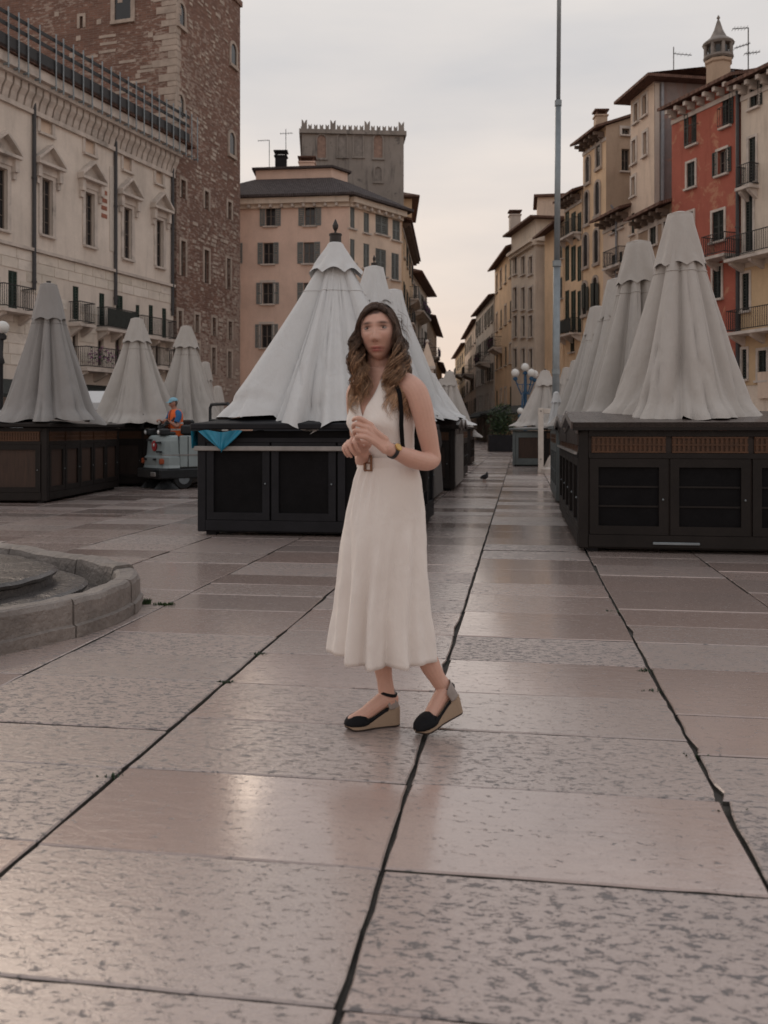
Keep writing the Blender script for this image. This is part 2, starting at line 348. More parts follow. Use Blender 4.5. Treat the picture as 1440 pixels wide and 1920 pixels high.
def slab_mesh(mb, w, l, npts, seed, loc=None, rot=0, thick=.03, dz=0):
    rr = random.Random(seed); j = .0030
    k = npts
    per = []
    cs = [(-w / 2, -l / 2), (w / 2, -l / 2), (w / 2, l / 2), (-w / 2, l / 2)]
    for e in range(4):
        (x0, y0), (x1, y1) = cs[e], cs[(e + 1) % 4]
        kk = k if e % 2 == 0 else max(1, k // 2)
        for i in range(kk):
            t = i / kk; x = lerp(x0, x1, t); y = lerp(y0, y1, t)
            d = rr.uniform(-j, j * .3) if i else -rr.random() * j * 1.2
            if rr.random() < .05 and kk > 2: d -= rr.uniform(.003, .008)
            s = 1 + d / (min(w, l) / 2)
            if e % 2 == 0: y *= s
            else: x *= s
            if i == 0: x *= 1 + d / w; y *= 1 + d / l
            per.append((x, y))
    b = .005 if npts > 3 else .002
    n = len(mb.v); m = len(per)
    for z, ins in ((-thick, 0), (dz - b, 0), (dz, b)):
        for x, y in per:
            q = Vector((x - math.copysign(min(ins, abs(x)), x), y - math.copysign(min(ins, abs(y)), y), z))
            if loc is not None: q = Matrix.Rotation(rot, 3, 'Z') @ q + loc
            mb.v.append(tuple(q))
    for i in range(2):
        for q in range(m):
            a = n + i * m + q; c_ = n + i * m + (q + 1) % m; mb.f.append((a, c_, c_ + m, a + m)); mb.m.append(1 if i == 0 else 0)
    mb.f.append(tuple(n + 2 * m + q for q in range(m))); mb.m.append(0)
def set_attr(me, name, val):
    at = me.attributes.new(name, 'FLOAT', 'FACE'); at.data.foreach_set('value', val if isinstance(val, list) else [val] * len(me.polygons))
farm = MB(); ft, fw = [], []
WEAR = {}   # slabs seen close up: wear and tint read off the photograph (column, row -> wear, tint)
for i, (dist, u0, u1, a, b, ti, we) in enumerate(slabs):
    jt = .0058 if dist < 9 else .006
    w = u1 - u0 - jt * 2; l = b - a - .0055
    mid = UV((u0 + u1) / 2, (a + b) / 2)
    if i < 300:
        mb = MB(); slab_mesh(mb, w, l, 12 if dist < 5 else (7 if dist < 9 else 3), i, dz=rp.uniform(-.003, .003))
        c = round((u0 - u_centre) / CW)
        if c in (-1, 0) and mid.y < 3.9:
            if b > 2.2 and b < 2.62: we = .80 if c == 0 else .50; ti = .45 if c == 0 else .2
            if b < 2.2: we = .80 if c == 0 else .5
            if 2.62 < b < 3.3: we, ti = (.12, .8)
            if 3.3 < b < 3.9: we, ti = (.62, .25)
        me = mb.mesh('paving_slab', [M['slab'], M['bed']]); set_attr(me, 'tint', ti); set_attr(me, 'wear', we)
        o = link('paving_slab', me, pav, mid, -PA)
        o.rotation_euler = (rp.uniform(-.002, .002), rp.uniform(-.002, .002), -PA)
    else:
        n0 = len(farm.f)
        if mid.y > 60 and rp.random() < 0: continue
        slab_mesh(farm, w, l, 1, i, loc=mid, rot=-PA, dz=rp.uniform(-.003, .003)); k = len(farm.f) - n0
        ft += [ti] * k; fw += [we] * k
me = farm.mesh('far_paving_slabs', [M['slab'], M['bed']]); set_attr(me, 'tint', ft); set_attr(me, 'wear', fw)
o = link('far_paving_slabs', me, pav); o['kind'] = 'stuff'

# ================================================================ buildings
class Fac:
    "one wall plane: a runs left to right as seen from outside, +y goes into the house"
    def __init__(s, a, b, root=(0, 0)):
        s.a, s.b = Vector(a[:2]), Vector(b[:2]); d = s.b - s.a; s.W = d.length; s.x = d.normalized(); s.n = Vector((-s.x.y, s.x.x)); s.ang = math.atan2(s.x.y, s.x.x)
        s.root = Vector(root)
    def px(s, px, py):
        dx = (px - CX) / F
        Y = (s.a.x * s.x.y - s.a.y * s.x.x) / (dx * s.x.y - s.x.x)
        p = Vector((dx * Y, Y)); return (p - s.a).dot(s.x), CH + (HY - py) / F * Y
    def rect(s, r):
        cx, cy, w, h = r; x0, zt = s.px(cx - w / 2, cy); x1, _ = s.px(cx + w / 2, cy)
        xm, z1 = s.px(cx, cy - h / 2); _, z0 = s.px(cx, cy + h / 2); return min(x0, x1), max(x0, x1), z0, z1
    def pt(s, u, z, d=0):                       # point relative to the root, d metres into the wall
        q = s.a + s.x * u + s.n * d - s.root; return Vector((q.x, q.y, z))
REVEAL = .22
def wall_face(mb, f, H, holes, m=0, z0=0):
    xs = sorted({0, f.W} | {max(0, min(f.W, h[k])) for h in holes for k in (0, 1)}); zs = sorted({z0, H} | {max(z0, min(H, h[k])) for h in holes for k in (2, 3)})
    for xa, xb in zip(xs, xs[1:]):
        if xb - xa < 1e-4: continue
        for za, zb in zip(zs, zs[1:]):
            if zb - za < 1e-4: continue
            cx, cz = (xa + xb) / 2, (za + zb) / 2
            if any(h[0] < cx < h[1] and h[2] < cz < h[3] for h in holes): continue
            mb.quad([f.pt(xa, za), f.pt(xb, za), f.pt(xb, zb), f.pt(xa, zb)], m)
    for x0, x1, a, b in [h[:4] for h in holes]:
        r = REVEAL
        mb.quad([f.pt(x0, a), f.pt(x0, a, r), f.pt(x0, b, r), f.pt(x0, b)], m); mb.quad([f.pt(x1, b), f.pt(x1, b, r), f.pt(x1, a, r), f.pt(x1, a)], m)
        mb.quad([f.pt(x0, a), f.pt(x1, a), f.pt(x1, a, r), f.pt(x0, a, r)], m); mb.quad([f.pt(x0, b, r), f.pt(x1, b, r), f.pt(x1, b), f.pt(x0, b)], m)
MC = {}
def cached(key, fn):
    if key not in MC: MC[key] = fn()
    return MC[key]
def rnd(x): return round(x * 20) / 20
def win_mesh(w, h, arch=False):
    mb = MB(); y = .15; b = .06
    mb.quad([(-w / 2, y + .05, -h / 2), (w / 2, y + .05, -h / 2), (w / 2, y + .05, h / 2), (-w / 2, y + .05, h / 2)], 0)
    for x0, x1, z0, z1 in ((-w / 2, -w / 2 + b, -h / 2, h / 2), (w / 2 - b, w / 2, -h / 2, h / 2), (-w / 2 + b, w / 2 - b, h / 2 - b, h / 2), (-w / 2 + b, w / 2 - b, -h / 2, -h / 2 + b), (-.03, .03, -h / 2 + b, h / 2 - b)):
        mb.box(x0, x1, y, y + .045, z0, z1, 1)
    for k in range(1, max(2, int(h / .55))): 
        z = -h / 2 + h * k / max(2, int(h / .55)); mb.box(-w / 2 + b, -.03, y + .01, y + .04, z - .015, z + .015, 1); mb.box(.03, w / 2 - b, y + .01, y + .04, z - .015, z + .015, 1)
    return mb.mesh('window', [M['pane'], M['frame']])
def shut_mesh(w, h, mt):
    mb = MB(); b = min(.07, w * .2)
    mb.box(0, b, 0, .045, 0, h); mb.box(w - b, w, 0, .045, 0, h); mb.box(b, w - b, 0, .045, 0, b); mb.box(b, w - b, 0, .045, h - b, h); mb.box(b, w - b, 0, .045, h / 2 - b / 2, h / 2 + b / 2)
    n = max(4, int(h / .14))
    for k in range(n):
        z = b + (h - 2 * b) * (k + .5) / n; mb.quad([(b, .008, z + .05), (w - b, .008, z + .05), (w - b, .04, z - .05), (b, .04, z - .05)])
    return mb.mesh('shutter', M[mt])
def sub(name, me, parent, loc, rz=0): return link(name, me, parent, loc, rz)
def bx_mesh(name, w, d, h, mt, y0=0): 
    mb = MB(); mb.box(-w / 2, w / 2, y0, y0 + d, 0, h); return mb.mesh(name, M[mt])
def window(root, f, hole, opt):
    x0, x1, z0, z1 = hole; w, h = x1 - x0, z1 - z0; mw, mh = rnd(w), rnd(h)
    me = cached(('win', mw, mh), lambda: win_mesh(mw, mh)); loc = f.pt((x0 + x1) / 2, (z0 + z1) / 2, .0)
    o = link('window', me, root, loc, f.ang); o.scale = (w / mw, 1, h / mh)
    sx, sz = 1, 1
    kind = opt.get('s'); mt = opt.get('m', 'darkshut')
    if kind:                                                   # 'o' open flat, 'c' closed, 'l'/'r' one open
        sw = rnd(mw / 2) if mw / 2 > .2 else .2
        sm = cached(('sh', sw, mh, mt), lambda: shut_mesh(sw, mh, mt))
        if kind == 'c': 
            a = sub('shutter', sm, o, (-mw / 2, -.0, -mh / 2)); b_ = sub('shutter', sm, o, (0.0, -.0, -mh / 2)); a.scale = b_.scale = (mw / 2 / sw, 1, 1)
            a.location.y = b_.location.y = .03
        else:
            if kind in 'ol': sub('shutter', sm, o, (-mw / 2 - sw - .02, -.06, -mh / 2))
            if kind in 'or': sub('shutter', sm, o, (mw / 2 + .02, -.06, -mh / 2))
            if kind == 'l': q = sub('shutter', sm, o, (0, .03, -mh / 2))
            if kind == 'r': q = sub('shutter', sm, o, (-mw / 2, .03, -mh / 2))
    tr = opt.get('t')
    if tr:
        b = opt.get('tw', .16)
        def sur():
            mb = MB(); d0, d1 = -.05, .02
            mb.box(-mw / 2 - b, -mw / 2, d0, d1, -mh / 2, mh / 2); mb.box(mw / 2, mw / 2 + b, d0, d1, -mh / 2, mh / 2); mb.box(-mw / 2 - b, mw / 2 + b, d0, d1, mh / 2, mh / 2 + b)
            return mb.mesh('surround', M[tr])
        sub('surround', cached(('sur', mw, mh, tr, b), sur), o, (0, 0, 0))
    if opt.get('sill', True):
        sw2 = mw + .3
        sub('sill', cached(('sill', sw2, opt.get('st', 'trim')), lambda: bx_mesh('sill', sw2, .30, .1, opt.get('st', 'trim'), -.16)), o, (0, 0, -mh / 2 - .1))
    if opt.get('ped'):
        def pd():
            mb = MB(); pw = mw / 2 + .55
            z = mh / 2 + .5
            mb.box(-mw / 2 - .25, mw / 2 + .25, -.1, .02, mh / 2 + .17, mh / 2 + .5)
            mb.box(-pw, pw, -.38, .02, z, z + .13)
            pr = .75
            for sg in (-1, 1):
                a = Vector((sg * pw, 0, z + .13)); t = Vector((0, 0, z + .13 + pr)); n = Vector((0, 0, .14))
                q = [a, t, t + n, a + n] if sg < 0 else [t, a, a + n, t + n]
                mb.rings([[(p.x, -.38, p.z) for p in q], [(p.x, .02, p.z) for p in q]], caps=True)
            mb.quad([(-pw, -.06, z + .13), (pw, -.06, z + .13), (0, -.06, z + .13 + pr)])
            for sg in (-1, 1):
                mb.box(sg * (mw / 2 + .34) - .11, sg * (mw / 2 + .34) + .11, -.26, .02, z - .55, z); mb.box(sg * (mw / 2 + .34) - .08, sg * (mw / 2 + .34) + .08, -.14, .02, z - .85, z - .55)
            return mb.mesh('pediment', M['trim'])
        q = fixn(sub('pediment', cached(('ped', mw, mh), pd), o, (0, 0, 0)))
    if opt.get('rail'):
        def rl():
            mb = MB(); rw = mw / 2 + .12; n = max(5, int(rw * 2 / .13))
            mb.box(-rw, rw, -.2, -.17, .92 - mh / 2, .95 - mh / 2); mb.box(-rw, rw, -.2, -.17, .05 - mh / 2, .08 - mh / 2)
            for k in range(n + 1): x = -rw + 2 * rw * k / n; mb.box(x - .008, x + .008, -.193, -.177, .08 - mh / 2, .92 - mh / 2)
            for sg in (-1, 1): mb.box(sg * rw - .012, sg * rw + .012, -.17, .0, .92 - mh / 2, .95 - mh / 2)
            return mb.mesh('railing', M['iron'])
        sub('railing', cached(('rail', mw, mh), rl), o, (0, 0, 0))
    return o
def balcony(root, f, x0, x1, z, d=.9, mt='trim', flowers=False, solid=None):
    w = x1 - x0; mb = MB(); mb.box(0, w, -d, 0, -.14, 0)
    for k in range(max(2, int(w / 1.2) + 1)):
        x = .2 + (w - .4) * k / max(1, int(w / 1.2)); 
        mb.rings([[(x - .09, 0, -.14), (x - .09, -d * .85, -.14), (x - .09, -d * .8, -.26), (x - .09, 0, -.6)], [(x + .09, 0, -.14), (x + .09, -d * .85, -.14), (x + .09, -d * .8, -.26), (x + .09, 0, -.6)]], caps=True)
    o = fixn(mb.build('balcony', M[mt], root, f.pt(x0, z), f.ang))
    r = MB(); e = .05; n = max(4, int(w / .13))
    for zz in (.08, .98):
        r.box(e, w - e, -d + e - .02, -d + e + .02, zz, zz + .04); r.box(e - .02, e + .02, -d + e, -.002, zz, zz + .04); r.box(w - e - .02, w - e + .02, -d + e, -.002, zz, zz + .04)
    for k in range(n + 1): x = e + (w - 2 * e) * k / n; r.box(x - .009, x + .009, -d + e - .009, -d + e + .009, .1, .98)
    for k in range(1, 7):
        y = -d + e + (d - e) * k / 7; r.box(e - .009, e + .009, y - .009, y + .009, .1, .98); r.box(w - e - .009, w - e + .009, y - .009, y + .009, .1, .98)
    r.build('railing', M['iron'], o)
    if solid:
        s = MB(); s.box(e, w - e, -d + .02, -d + .045, .12, .95); s.build('railing_screen', M[solid], o)
    if flowers:
        fm = MB(); rr = random.Random(int(w * 100))
        for k in range(int(w * 90)):
            p = Vector((rr.uniform(.1, w - .1), -d + rr.uniform(-.1, .12), rr.gauss(.62, .2))); a = rr.uniform(0, 6.3); s_ = rr.uniform(.03, .07); q = Vector((math.cos(a), math.sin(a), rr.uniform(-.6, .6))) * s_; t = q.orthogonal()
            fm.quad([p - q, p + t * .6, p + q, p - t * .6], 0 if rr.random() < .5 else 1)
        fo = fm.build('flower_box', [M['flower'], M['leaf_dark']], o)
    return o
def offset_poly(pts, d):
    n = len(pts); out = []
    for i in range(n):
        p0, p1, p2 = Vector(pts[i - 1][:2]), Vector(pts[i][:2]), Vector(pts[(i + 1) % n][:2])
        d1, d2 = (p1 - p0).normalized(), (p2 - p1).normalized(); n1, n2 = Vector((d1.y, -d1.x)), Vector((d2.y, -d2.x)); b = (n1 + n2)
        b = b / max(.25, b.dot(n1)) if b.length > 1e-6 else n1
        out.append(p1 + b * d)
    return out
def rect_poly(A, B, D):
    A, B = Vector(A), Vector(B); x = (B - A).normalized(); n = Vector((-x.y, x.x)); return [A, B, B + n * D, A + n * D]
def house(name, label, pts, H, wall, faces=None, roof='gable', rise=1.6, ov=.65, rmat='roof', cat='house', brackets=0, wall2=None, inset=3.5, group=None, wopt=None):
    """pts: plan, visible walls first, left to right. faces: {wall index: [(pixel rect, options)]}"""
    root = thing(name, label, cat, (pts[0][0], pts[0][1], 0), 0, group)
    rt = Vector(pts[0][:2]); n = len(pts); mb = MB(); facs = []
    for i in range(n):
        f = Fac(pts[i], pts[(i + 1) % n], rt); facs.append(f); holes = []
        for r, o in (faces or {}).get(i, []):
            hole = f.rect(r) if len(r) == 4 else r[1:]
            x0, x1, z0, z1 = hole
            x0 = max(.08, x0); x1 = min(f.W - .08, x1)
            if x1 - x0 < .15: continue
            holes.append(((x0, x1, z0, min(z1, H - .1)), o))
        if any(o.get('ped') for _, o in holes): pass
        wall_face(mb, f, H, [h for h, _ in holes], 1 if (wall2 and i == 1) else 0)
        for h, o in holes: window(root, f, h, dict(wopt or {}, **o))
    rel = [Vector(p[:2]) - rt for p in pts]
    mb.quad([(p.x, p.y, H - .02) for p in rel])
    if roof == 'gable':
        r0, r1 = (rel[0] + rel[3]) / 2, (rel[1] + rel[2]) / 2; zr = H + rise
        mb.quad([(rel[1].x, rel[1].y, H), (rel[2].x, rel[2].y, H), (r1.x, r1.y, zr - .05)], 1 if wall2 else 0); mb.quad([(rel[3].x, rel[3].y, H), (rel[0].x, rel[0].y, H), (r0.x, r0.y, zr - .05)], 0)
    mats = [M[wall], M[wall2 or wall]]
    mb.build('wall', mats, root)
    rb = MB(); th = .16; xd = (rel[1] - rel[0]).normalized(); nd = Vector((-xd.y, xd.x))
    if roof == 'gable':
        sl = rise / ((rel[3] - rel[0]).length / 2); e = .25
        for base, sg in ((rel[0], -1), (rel[3], 1)):
            L = (rel[1] - rel[0]).length
            a = base + nd * sg * ov - xd * e; b = base + nd * sg * ov + xd * (L + e); ze = H - ov * sl + .06; ra, rb_ = r0 - xd * e, r1 + xd * e
            lo = [(a.x, a.y, ze), (b.x, b.y, ze), (rb_.x, rb_.y, zr), (ra.x, ra.y, zr)]; hi = [(x, y, z + th) for x, y, z in lo]
            rb.rings([lo, hi], caps=True)
    elif roof == 'hip':
        eo = offset_poly([tuple(p) for p in rel], ov); c = sum(rel, Vector((0, 0))) / n; inn = offset_poly([tuple(p) for p in rel], -inset)
        rb.rings([[(p.x, p.y, H) for p in eo], [(p.x, p.y, H + th) for p in eo], [(p.x, p.y, H + th + rise) for p in inn]], caps=True)
    elif roof == 'flat':
        eo = offset_poly([tuple(p) for p in rel], ov)
        rb.rings([[(p.x, p.y, H) for p in eo], [(p.x, p.y, H + .35) for p in eo]], caps=True)
    ro = fixn(rb.build('roof', M[rmat], root))
    if brackets:
        f = facs[0]
        bm_ = MB(); bm_.box(-.09, .09, -ov * .85, -.003, -.2, -.0); bm_.box(-.08, .08, -ov * .5, -.003, -.36, -.2); me = bm_.mesh('eave_bracket', M[brackets])
        k = max(2, int(f.W / .62))
        zb = H - (ov * rise / ((rel[3] - rel[0]).length / 2) - .0 if roof == 'gable' else 0)
        for i in range(k): link('eave_bracket', me, root, f.pt(.3 + (f.W - .6) * i / (k - 1), zb - .02), f.ang)
        fr = MB(); fr.box(0, f.W, -.06, -.003, zb - .62, zb - .4); fr.build('frieze', M['trim'], root, f.pt(0, 0), f.ang)
    root['H'] = H
    return root, facs
def pipe(root, f, px_, y0, y1, mt='pipe', r=.07, d=.1):
    x, z1 = f.px(px_, y0); _, z0 = f.px(px_, y1); mb = MB(); mb.tube([(0, -d, z0), (0, -d, z1 - .5), (0, -d - .35, z1)], r, 8)
    for z in (z0 + .3, (z0 + z1) / 2): mb.tube([(0, -d, z), (0, -d, z + .08)], r * 1.35, 8); mb.box(-.02, .02, -d, 0, z, z + .06)
    return mb.build('downpipe', M[mt], root, f.pt(x, 0), f.ang)
def chimney(root, loc, w, d, h, mt, cap='roof', fancy=False):
    mb = MB(); mb.box(-w / 2, w / 2, -d / 2, d / 2, 0, h); mb.box(-w / 2 - .07, w / 2 + .07, -d / 2 - .07, d / 2 + .07, h, h + .1)
    o = mb.build('chimney', M[mt], root, loc)
    cp = MB(); 
    for x in (-w / 2 + .08, w / 2 - .08):
        for y in (-d / 2 + .08, d / 2 - .08): cp.box(x - .06, x + .06, y - .06, y + .06, h + .1, h + .35)
    cp.box(-w / 2 - .1, w / 2 + .1, -d / 2 - .1, d / 2 + .1, h + .35, h + .45); cp.build('chimney_cap', M[cap], o)
    return o
def antenna(px_, py0, py1, Y, label, arms):
    b, t = P(px_, py1, Y), P(px_, py0, Y); a = thing('roof_antenna', label, 'antenna', b, 0, 'aerials on the roofs')
    mb = MB(); h = t.z - b.z; mb.tube([(0, 0, -.6), (0, 0, h)], .03, 6); mb.build('mast', M['iron'], a)
    for k, (z, x0, x1, tilt) in enumerate(arms):
        m2 = MB(); m2.tube([(x0, 0, h * z), (x1, 0, h * z + tilt)], .022, 6)
        for i in range(5): 
            x = lerp(x0, x1, (i + .3) / 5); m2.tube([(x, -.25, h * z + tilt * (i + .3) / 5), (x, .25, h * z + tilt * (i + .3) / 5)], .012, 5)
        m2.build('aerial_arm', M['iron'], a)

# ---------------------------------------------------------------- pale palazzo on the left
A, B = Vector((-16.97, 36.0)), Vector((-11.62, 50.0)); pf = Fac(A, B, A)
rectw = []
T = dict(t='palazzo', tw=.14)
for r in ((2, 372, 22, 116), (88, 389, 20, 106), (168, 412, 17, 100), (239, 438, 15, 96), (299, 457, 13, 88)): rectw.append((r, dict(t='trim', tw=.2, ped=True)))
for r in ((86, 229, 22, 46), (168, 269, 18, 42), (238, 302, 15, 38), (298, 328, 13, 36)): rectw.append((r, dict(t='trim', tw=.18, blind=True)))
for r in ((24, 543, 17, 70), (142, 568, 11, 62), (191, 580, 10, 60), (224, 583, 13, 58), (258, 592, 7, 40), (283, 600, 8, 56), (308, 606, 8, 56)): rectw.append((r, dict(sill=False, s='c', m='greenshut')))
for r in ((100, 632, 14, 76), (141, 650, 11, 62), (189, 655, 11, 62), (222, 655, 12, 60), (262, 660, 10, 55), (296, 664, 9, 52)): rectw.append((r, dict(sill=False)))
pal, pfs = house('palazzo', 'pale plastered palazzo with pedimented windows and a metal guardrail along its eave, left edge', rect_poly(A, B, 11), 16.9, 'palazzo', {0: rectw}, roof='hip', rise=1.0, ov=.9, inset=4, cat='palazzo')
pf = pfs[0]
# blind attic panels
for r in ((86, 229, 22, 46), (168, 269, 18, 42), (238, 302, 15, 38), (298, 328, 13, 36)):
    x0, x1, z0, z1 = pf.rect(r); mb = MB(); mb.box(0, x1 - x0, .1, .13, 0, z1 - z0); mb.build('blind_panel', M['peach'], pal, pf.pt(x0, z0), pf.ang)
cm = MB(); cm.box(-.2, pf.W + .1, -.75, -.003, 16.45, 16.88); cm.box(-.2, pf.W + .1, -.55, -.003, 16.22, 16.45); cm.box(-.1, pf.W, -.14, -.003, 15.1, 15.3)
cm.build('cornice', M['trim'], pal, (0, 0, 0), pf.ang)
mm = MB(); mm.rings([[(-.165, -.003, .0), (-.165, -.10, .0), (-.165, -.20, .35), (-.165, -.36, .6), (-.165, -.38, .9), (-.165, -.003, .9)], [(.165, -.003, .0), (.165, -.10, .0), (.165, -.20, .35), (.165, -.36, .6), (.165, -.38, .9), (.165, -.003, .9)]], caps=True); mo = mm.mesh('modillion', M['trim'])
for i in range(34): link('modillion', mo, pal, pf.pt(.25 + i * (pf.W - .4) / 33, 15.32), pf.ang)
sm = MB(); zc = pf.px(160, 497)[1]; sm.box(0, pf.W, -.16, -.003, zc, zc + .14); sm.build('string_course', M['trim'], pal, (0, 0, 0), pf.ang)
for x, a, b in ((61, 128, 543), (214, 205, 572), (321, 268, 592)): pipe(pal, pf, x, a, b, r=.085)
# ashlar below the string course: each block a piece
holes = [pf.rect(r) for r, o in rectw[9:]]
rb = random.Random(5); zz = zc - .46; row = 0; nblk = 0
bmesh_cache = [basic('ashlar_%d' % k, c, .85, .12, 1.5, .3, dirt=(.24, .21, .19), dist=.015) for k, c in enumerate(((.62, .565, .50), (.57, .52, .455), (.66, .605, .545)))]
while zz > 3.6:
    x = -.3 - (row % 2) * .5
    while x < pf.W:
        L = rb.choice((.95, 1.1, 1.3)); x0, x1 = max(.05, x + .012), min(pf.W - .05, x + L - .012)
        ok = x1 - x0 > .2 and not any(h[0] - .05 < x1 and h[1] + .05 > x0 and h[2] - .05 < zz + .44 and h[3] + .05 > zz for h in holes)
        if ok and pf.pt(x1, 0).x + A.x > -.4235 * (pf.pt(x1, 0).y + A.y) - .5 and nblk < 300:
            key = ('blk', round(x1 - x0, 2), rb.randint(0, 2)); 
            def mk(w=x1 - x0, c=key[2]):
                mb = MB(); e = .012; mb.rings([[(0, 0, 0), (w, 0, 0), (w, 0, .44), (0, 0, .44)], [(0, -.018, 0), (w, -.018, 0), (w, -.018, .44), (0, -.018, .44)], [(e, -.03, e), (w - e, -.03, e), (w - e, -.03, .44 - e), (e, -.03, .44 - e)]], caps=True)
                return mb.mesh('stone_block', bmesh_cache[c])
            o = link('stone_block', cached(key, mk), pal, pf.pt(x0, zz), pf.ang); fixn(o); nblk += 1
        x += L
    zz -= .46; row += 1
def bal(f, root, p0, p1, py, d=.8, **k):
    x0, z = f.px(p0, py); x1, _ = f.px(p1, py); balcony(root, f, x0, x1, z, d, **k)
bal(pf, pal, -20, 42, 577); bal(pf, pal, 128, 158, 606, .7); bal(pf, pal, 180, 238, 615, .7, solid='darkshut'); bal(pf, pal, 250, 316, 628, .6)
bal(pf, pal, 134, 250, 690, .9, flowers=True); bal(pf, pal, 258, 316, 686, .8)
for k, yy in enumerate((363, 378, 392, 407)):                        # bricks showing through the plaster
    x, z = pf.px(190, yy); mb = MB(); mb.box(0, .42, -.02, -.003, 0, .2); mb.build('brick', M['brickred'], pal, pf.pt(x, z), pf.ang)
x, z = pf.px(205, 470); x1, z1 = pf.px(221, 318); mb = MB()
mb.box(0, x1 - x, -.035, -.003, 0, z1 - z); mb.build('pale_render_strip', M['whitepaint'], pal, pf.pt(x, z), pf.ang)
aw = MB(); aw.rings([[(0, 0, 3.4), (0, -1.5, 2.7), (0, -1.5, 2.55), (0, 0, 3.2)], [(pf.W, 0, 3.4), (pf.W, -1.5, 2.7), (pf.W, -1.5, 2.55), (pf.W, 0, 3.2)]], caps=True); fixn(aw.build('shop_awning', M['awning'], pal, (0, 0, 0), pf.ang))
sh = MB()
for k in range(6): sh.box(.3 + k * 2.5, 2.4 + k * 2.5, -.05, -.003, .02, 2.55)
sh.build('shopfront', M['shopdark'], pal, (0, 0, 0), pf.ang)
# guardrail on the eave
gr = thing('eave_guardrail', 'temporary metal guardrail with dark toe boards along the palazzo eave', 'guardrail', (A.x, A.y, 16.9), pf.ang)
for i, px_ in enumerate((-18, 2, 20, 42, 73, 87, 106, 125, 142, 161, 178, 195, 211, 226, 241, 256, 270, 284, 297, 309, 321, 332, 343)):
    x, _ = pf.px(px_, 150); mb = MB(); mb.tube([(0, 0, -.75), (0, 0, 1.75)], .035, 6); mb.box(-.05, .05, -.03, .25, -.62, -.55); mb.build('guard_post', M['steel'], gr, (x, -.95, 0))
for z0, z1, nm in ((.02, .62, 'toe_board'), (.95, 1.12, 'rail_board'), (1.42, 1.58, 'rail_board')):
    mb = MB(); mb.box(-.5, pf.W + .25, -.9, -.86, z0, z1); mb.build(nm, M['iron'], gr)
# ---------------------------------------------------------------- brick tower
TA, TB = Vector((-11.50, 50.25)), Vector((-9.2, 58.0))
tpts = [TA, TB, TB + Vector((-.955, .287)) * 13, TA + Vector((-.955, .287)) * 13]
tw, tfs = house('brick_tower', 'tall medieval tower of red brick and pale stone beside the pale palazzo', tpts, 28.3, 'tower', {
    0: [((343, 355, 9, 34), dict(t='stonepale', sill=False)), ((387, 376, 8, 34), dict(t='stonepale', sill=False)), ((430, 395, 7, 32), dict(t='stonepale', sill=False)),
        ((343, 485, 9, 66), dict(t='stonepale', sill=False)), ((387, 500, 9, 62), dict(t='stonepale', sill=False)), ((428, 514, 7, 58), dict(t='stonepale', sill=False))] +
       [((x, y, 7, 34), dict(t='stonepale', sill=False)) for x, y in ((337, 600), (369, 607), (401, 613), (431, 620))] + [((x, y, 7, 50), dict(t='stonepale', sill=False)) for x, y in ((369, 668), (400, 677), (430, 684))],
    3: [((153, 42, 6, 22), dict(t='stonepale', sill=False))]}, roof='flat', ov=.12, rmat='tower', cat='tower')
def arched(root, f, px_, py, w, h, depth=.06):
    x, z = f.px(px_, py); x0, x1, z0, z1 = f.rect((px_, py, w, h)); ww, hh = x1 - x0, z1 - z0; r = ww / 2
    mb = MB(); pts = [(-r, -.012, -hh / 2), (r, -.012, -hh / 2)] + [(r * math.cos(a), -.012, hh / 2 - r + r * math.sin(a)) for a in [math.pi * k / 10 for k in range(11)]]
    mb.quad(pts); o = mb.build('arched_window', M['pane'], root, f.pt(x, z), f.ang)
    fr = MB(); b = r * .5; out = []; inn = []
    seq = [(1, -hh / 2)] + [(math.cos(a), hh / 2 - r + r * math.sin(a), a) for a in [math.pi * k / 10 for k in range(11)]] + [(-1, -hh / 2)]
    pin = [(r, -hh / 2)] + [(r * math.cos(math.pi * k / 10), hh / 2 - r + r * math.sin(math.pi * k / 10)) for k in range(11)] + [(-r, -hh / 2)]
    pout = [(r + b, -hh / 2)] + [((r + b) * math.cos(math.pi * k / 10), hh / 2 - r + (r + b) * math.sin(math.pi * k / 10)) for k in range(11)] + [(-r - b, -hh / 2)]
    fr.rings([[(x_, -.003, z_) for x_, z_ in pin], [(x_, -.08, z_) for x_, z_ in pin], [(x_, -.08, z_) for x_, z_ in pout], [(x_, -.003, z_) for x_, z_ in pout]], closed=False)
    fr.box(-r - b, r + b, -.15, -.003, -hh / 2 - .2, -hh / 2); fixn(fr.build('stone_arch', M['stonepale'], o)); return o
for px_, py, w, h in ((339, 28, 12, 42), (437, 103, 10, 40), (337, 200, 12, 44), (434, 270, 10, 42)): arched(tw, tfs[0], px_, py, w, h)
arched(tw, tfs[3], 231, 10, 30, 56)
rs = random.Random(3); f = tfs[0]; k = 0; sb = {}
def stone_mesh(w, h):
    def mk():
        mb = MB(); e = .02; mb.rings([[(0, 0, 0), (w, 0, 0), (w, 0, h), (0, 0, h)], [(e, -.035, e), (w - e, -.035, e), (w - e, -.035, h - e), (e, -.035, h - e)]], caps=True); return mb.mesh('stone', M['stonepale'])
    return cached(('st', w, h), mk)
thole = [f.rect(r) for r in ((343, 355, 9, 34), (387, 376, 8, 34), (430, 395, 7, 32), (343, 485, 9, 66), (387, 500, 9, 62), (428, 514, 7, 58), (339, 28, 12, 42), (437, 103, 10, 40), (337, 200, 12, 44), (434, 270, 10, 42))] + [f.rect((x, y, 7, 34)) for x, y in ((337, 600), (369, 607), (401, 613), (431, 620))] + [f.rect((x, y, 7, 50)) for x, y in ((369, 668), (400, 677), (430, 684))]
placed = []
tries = 0
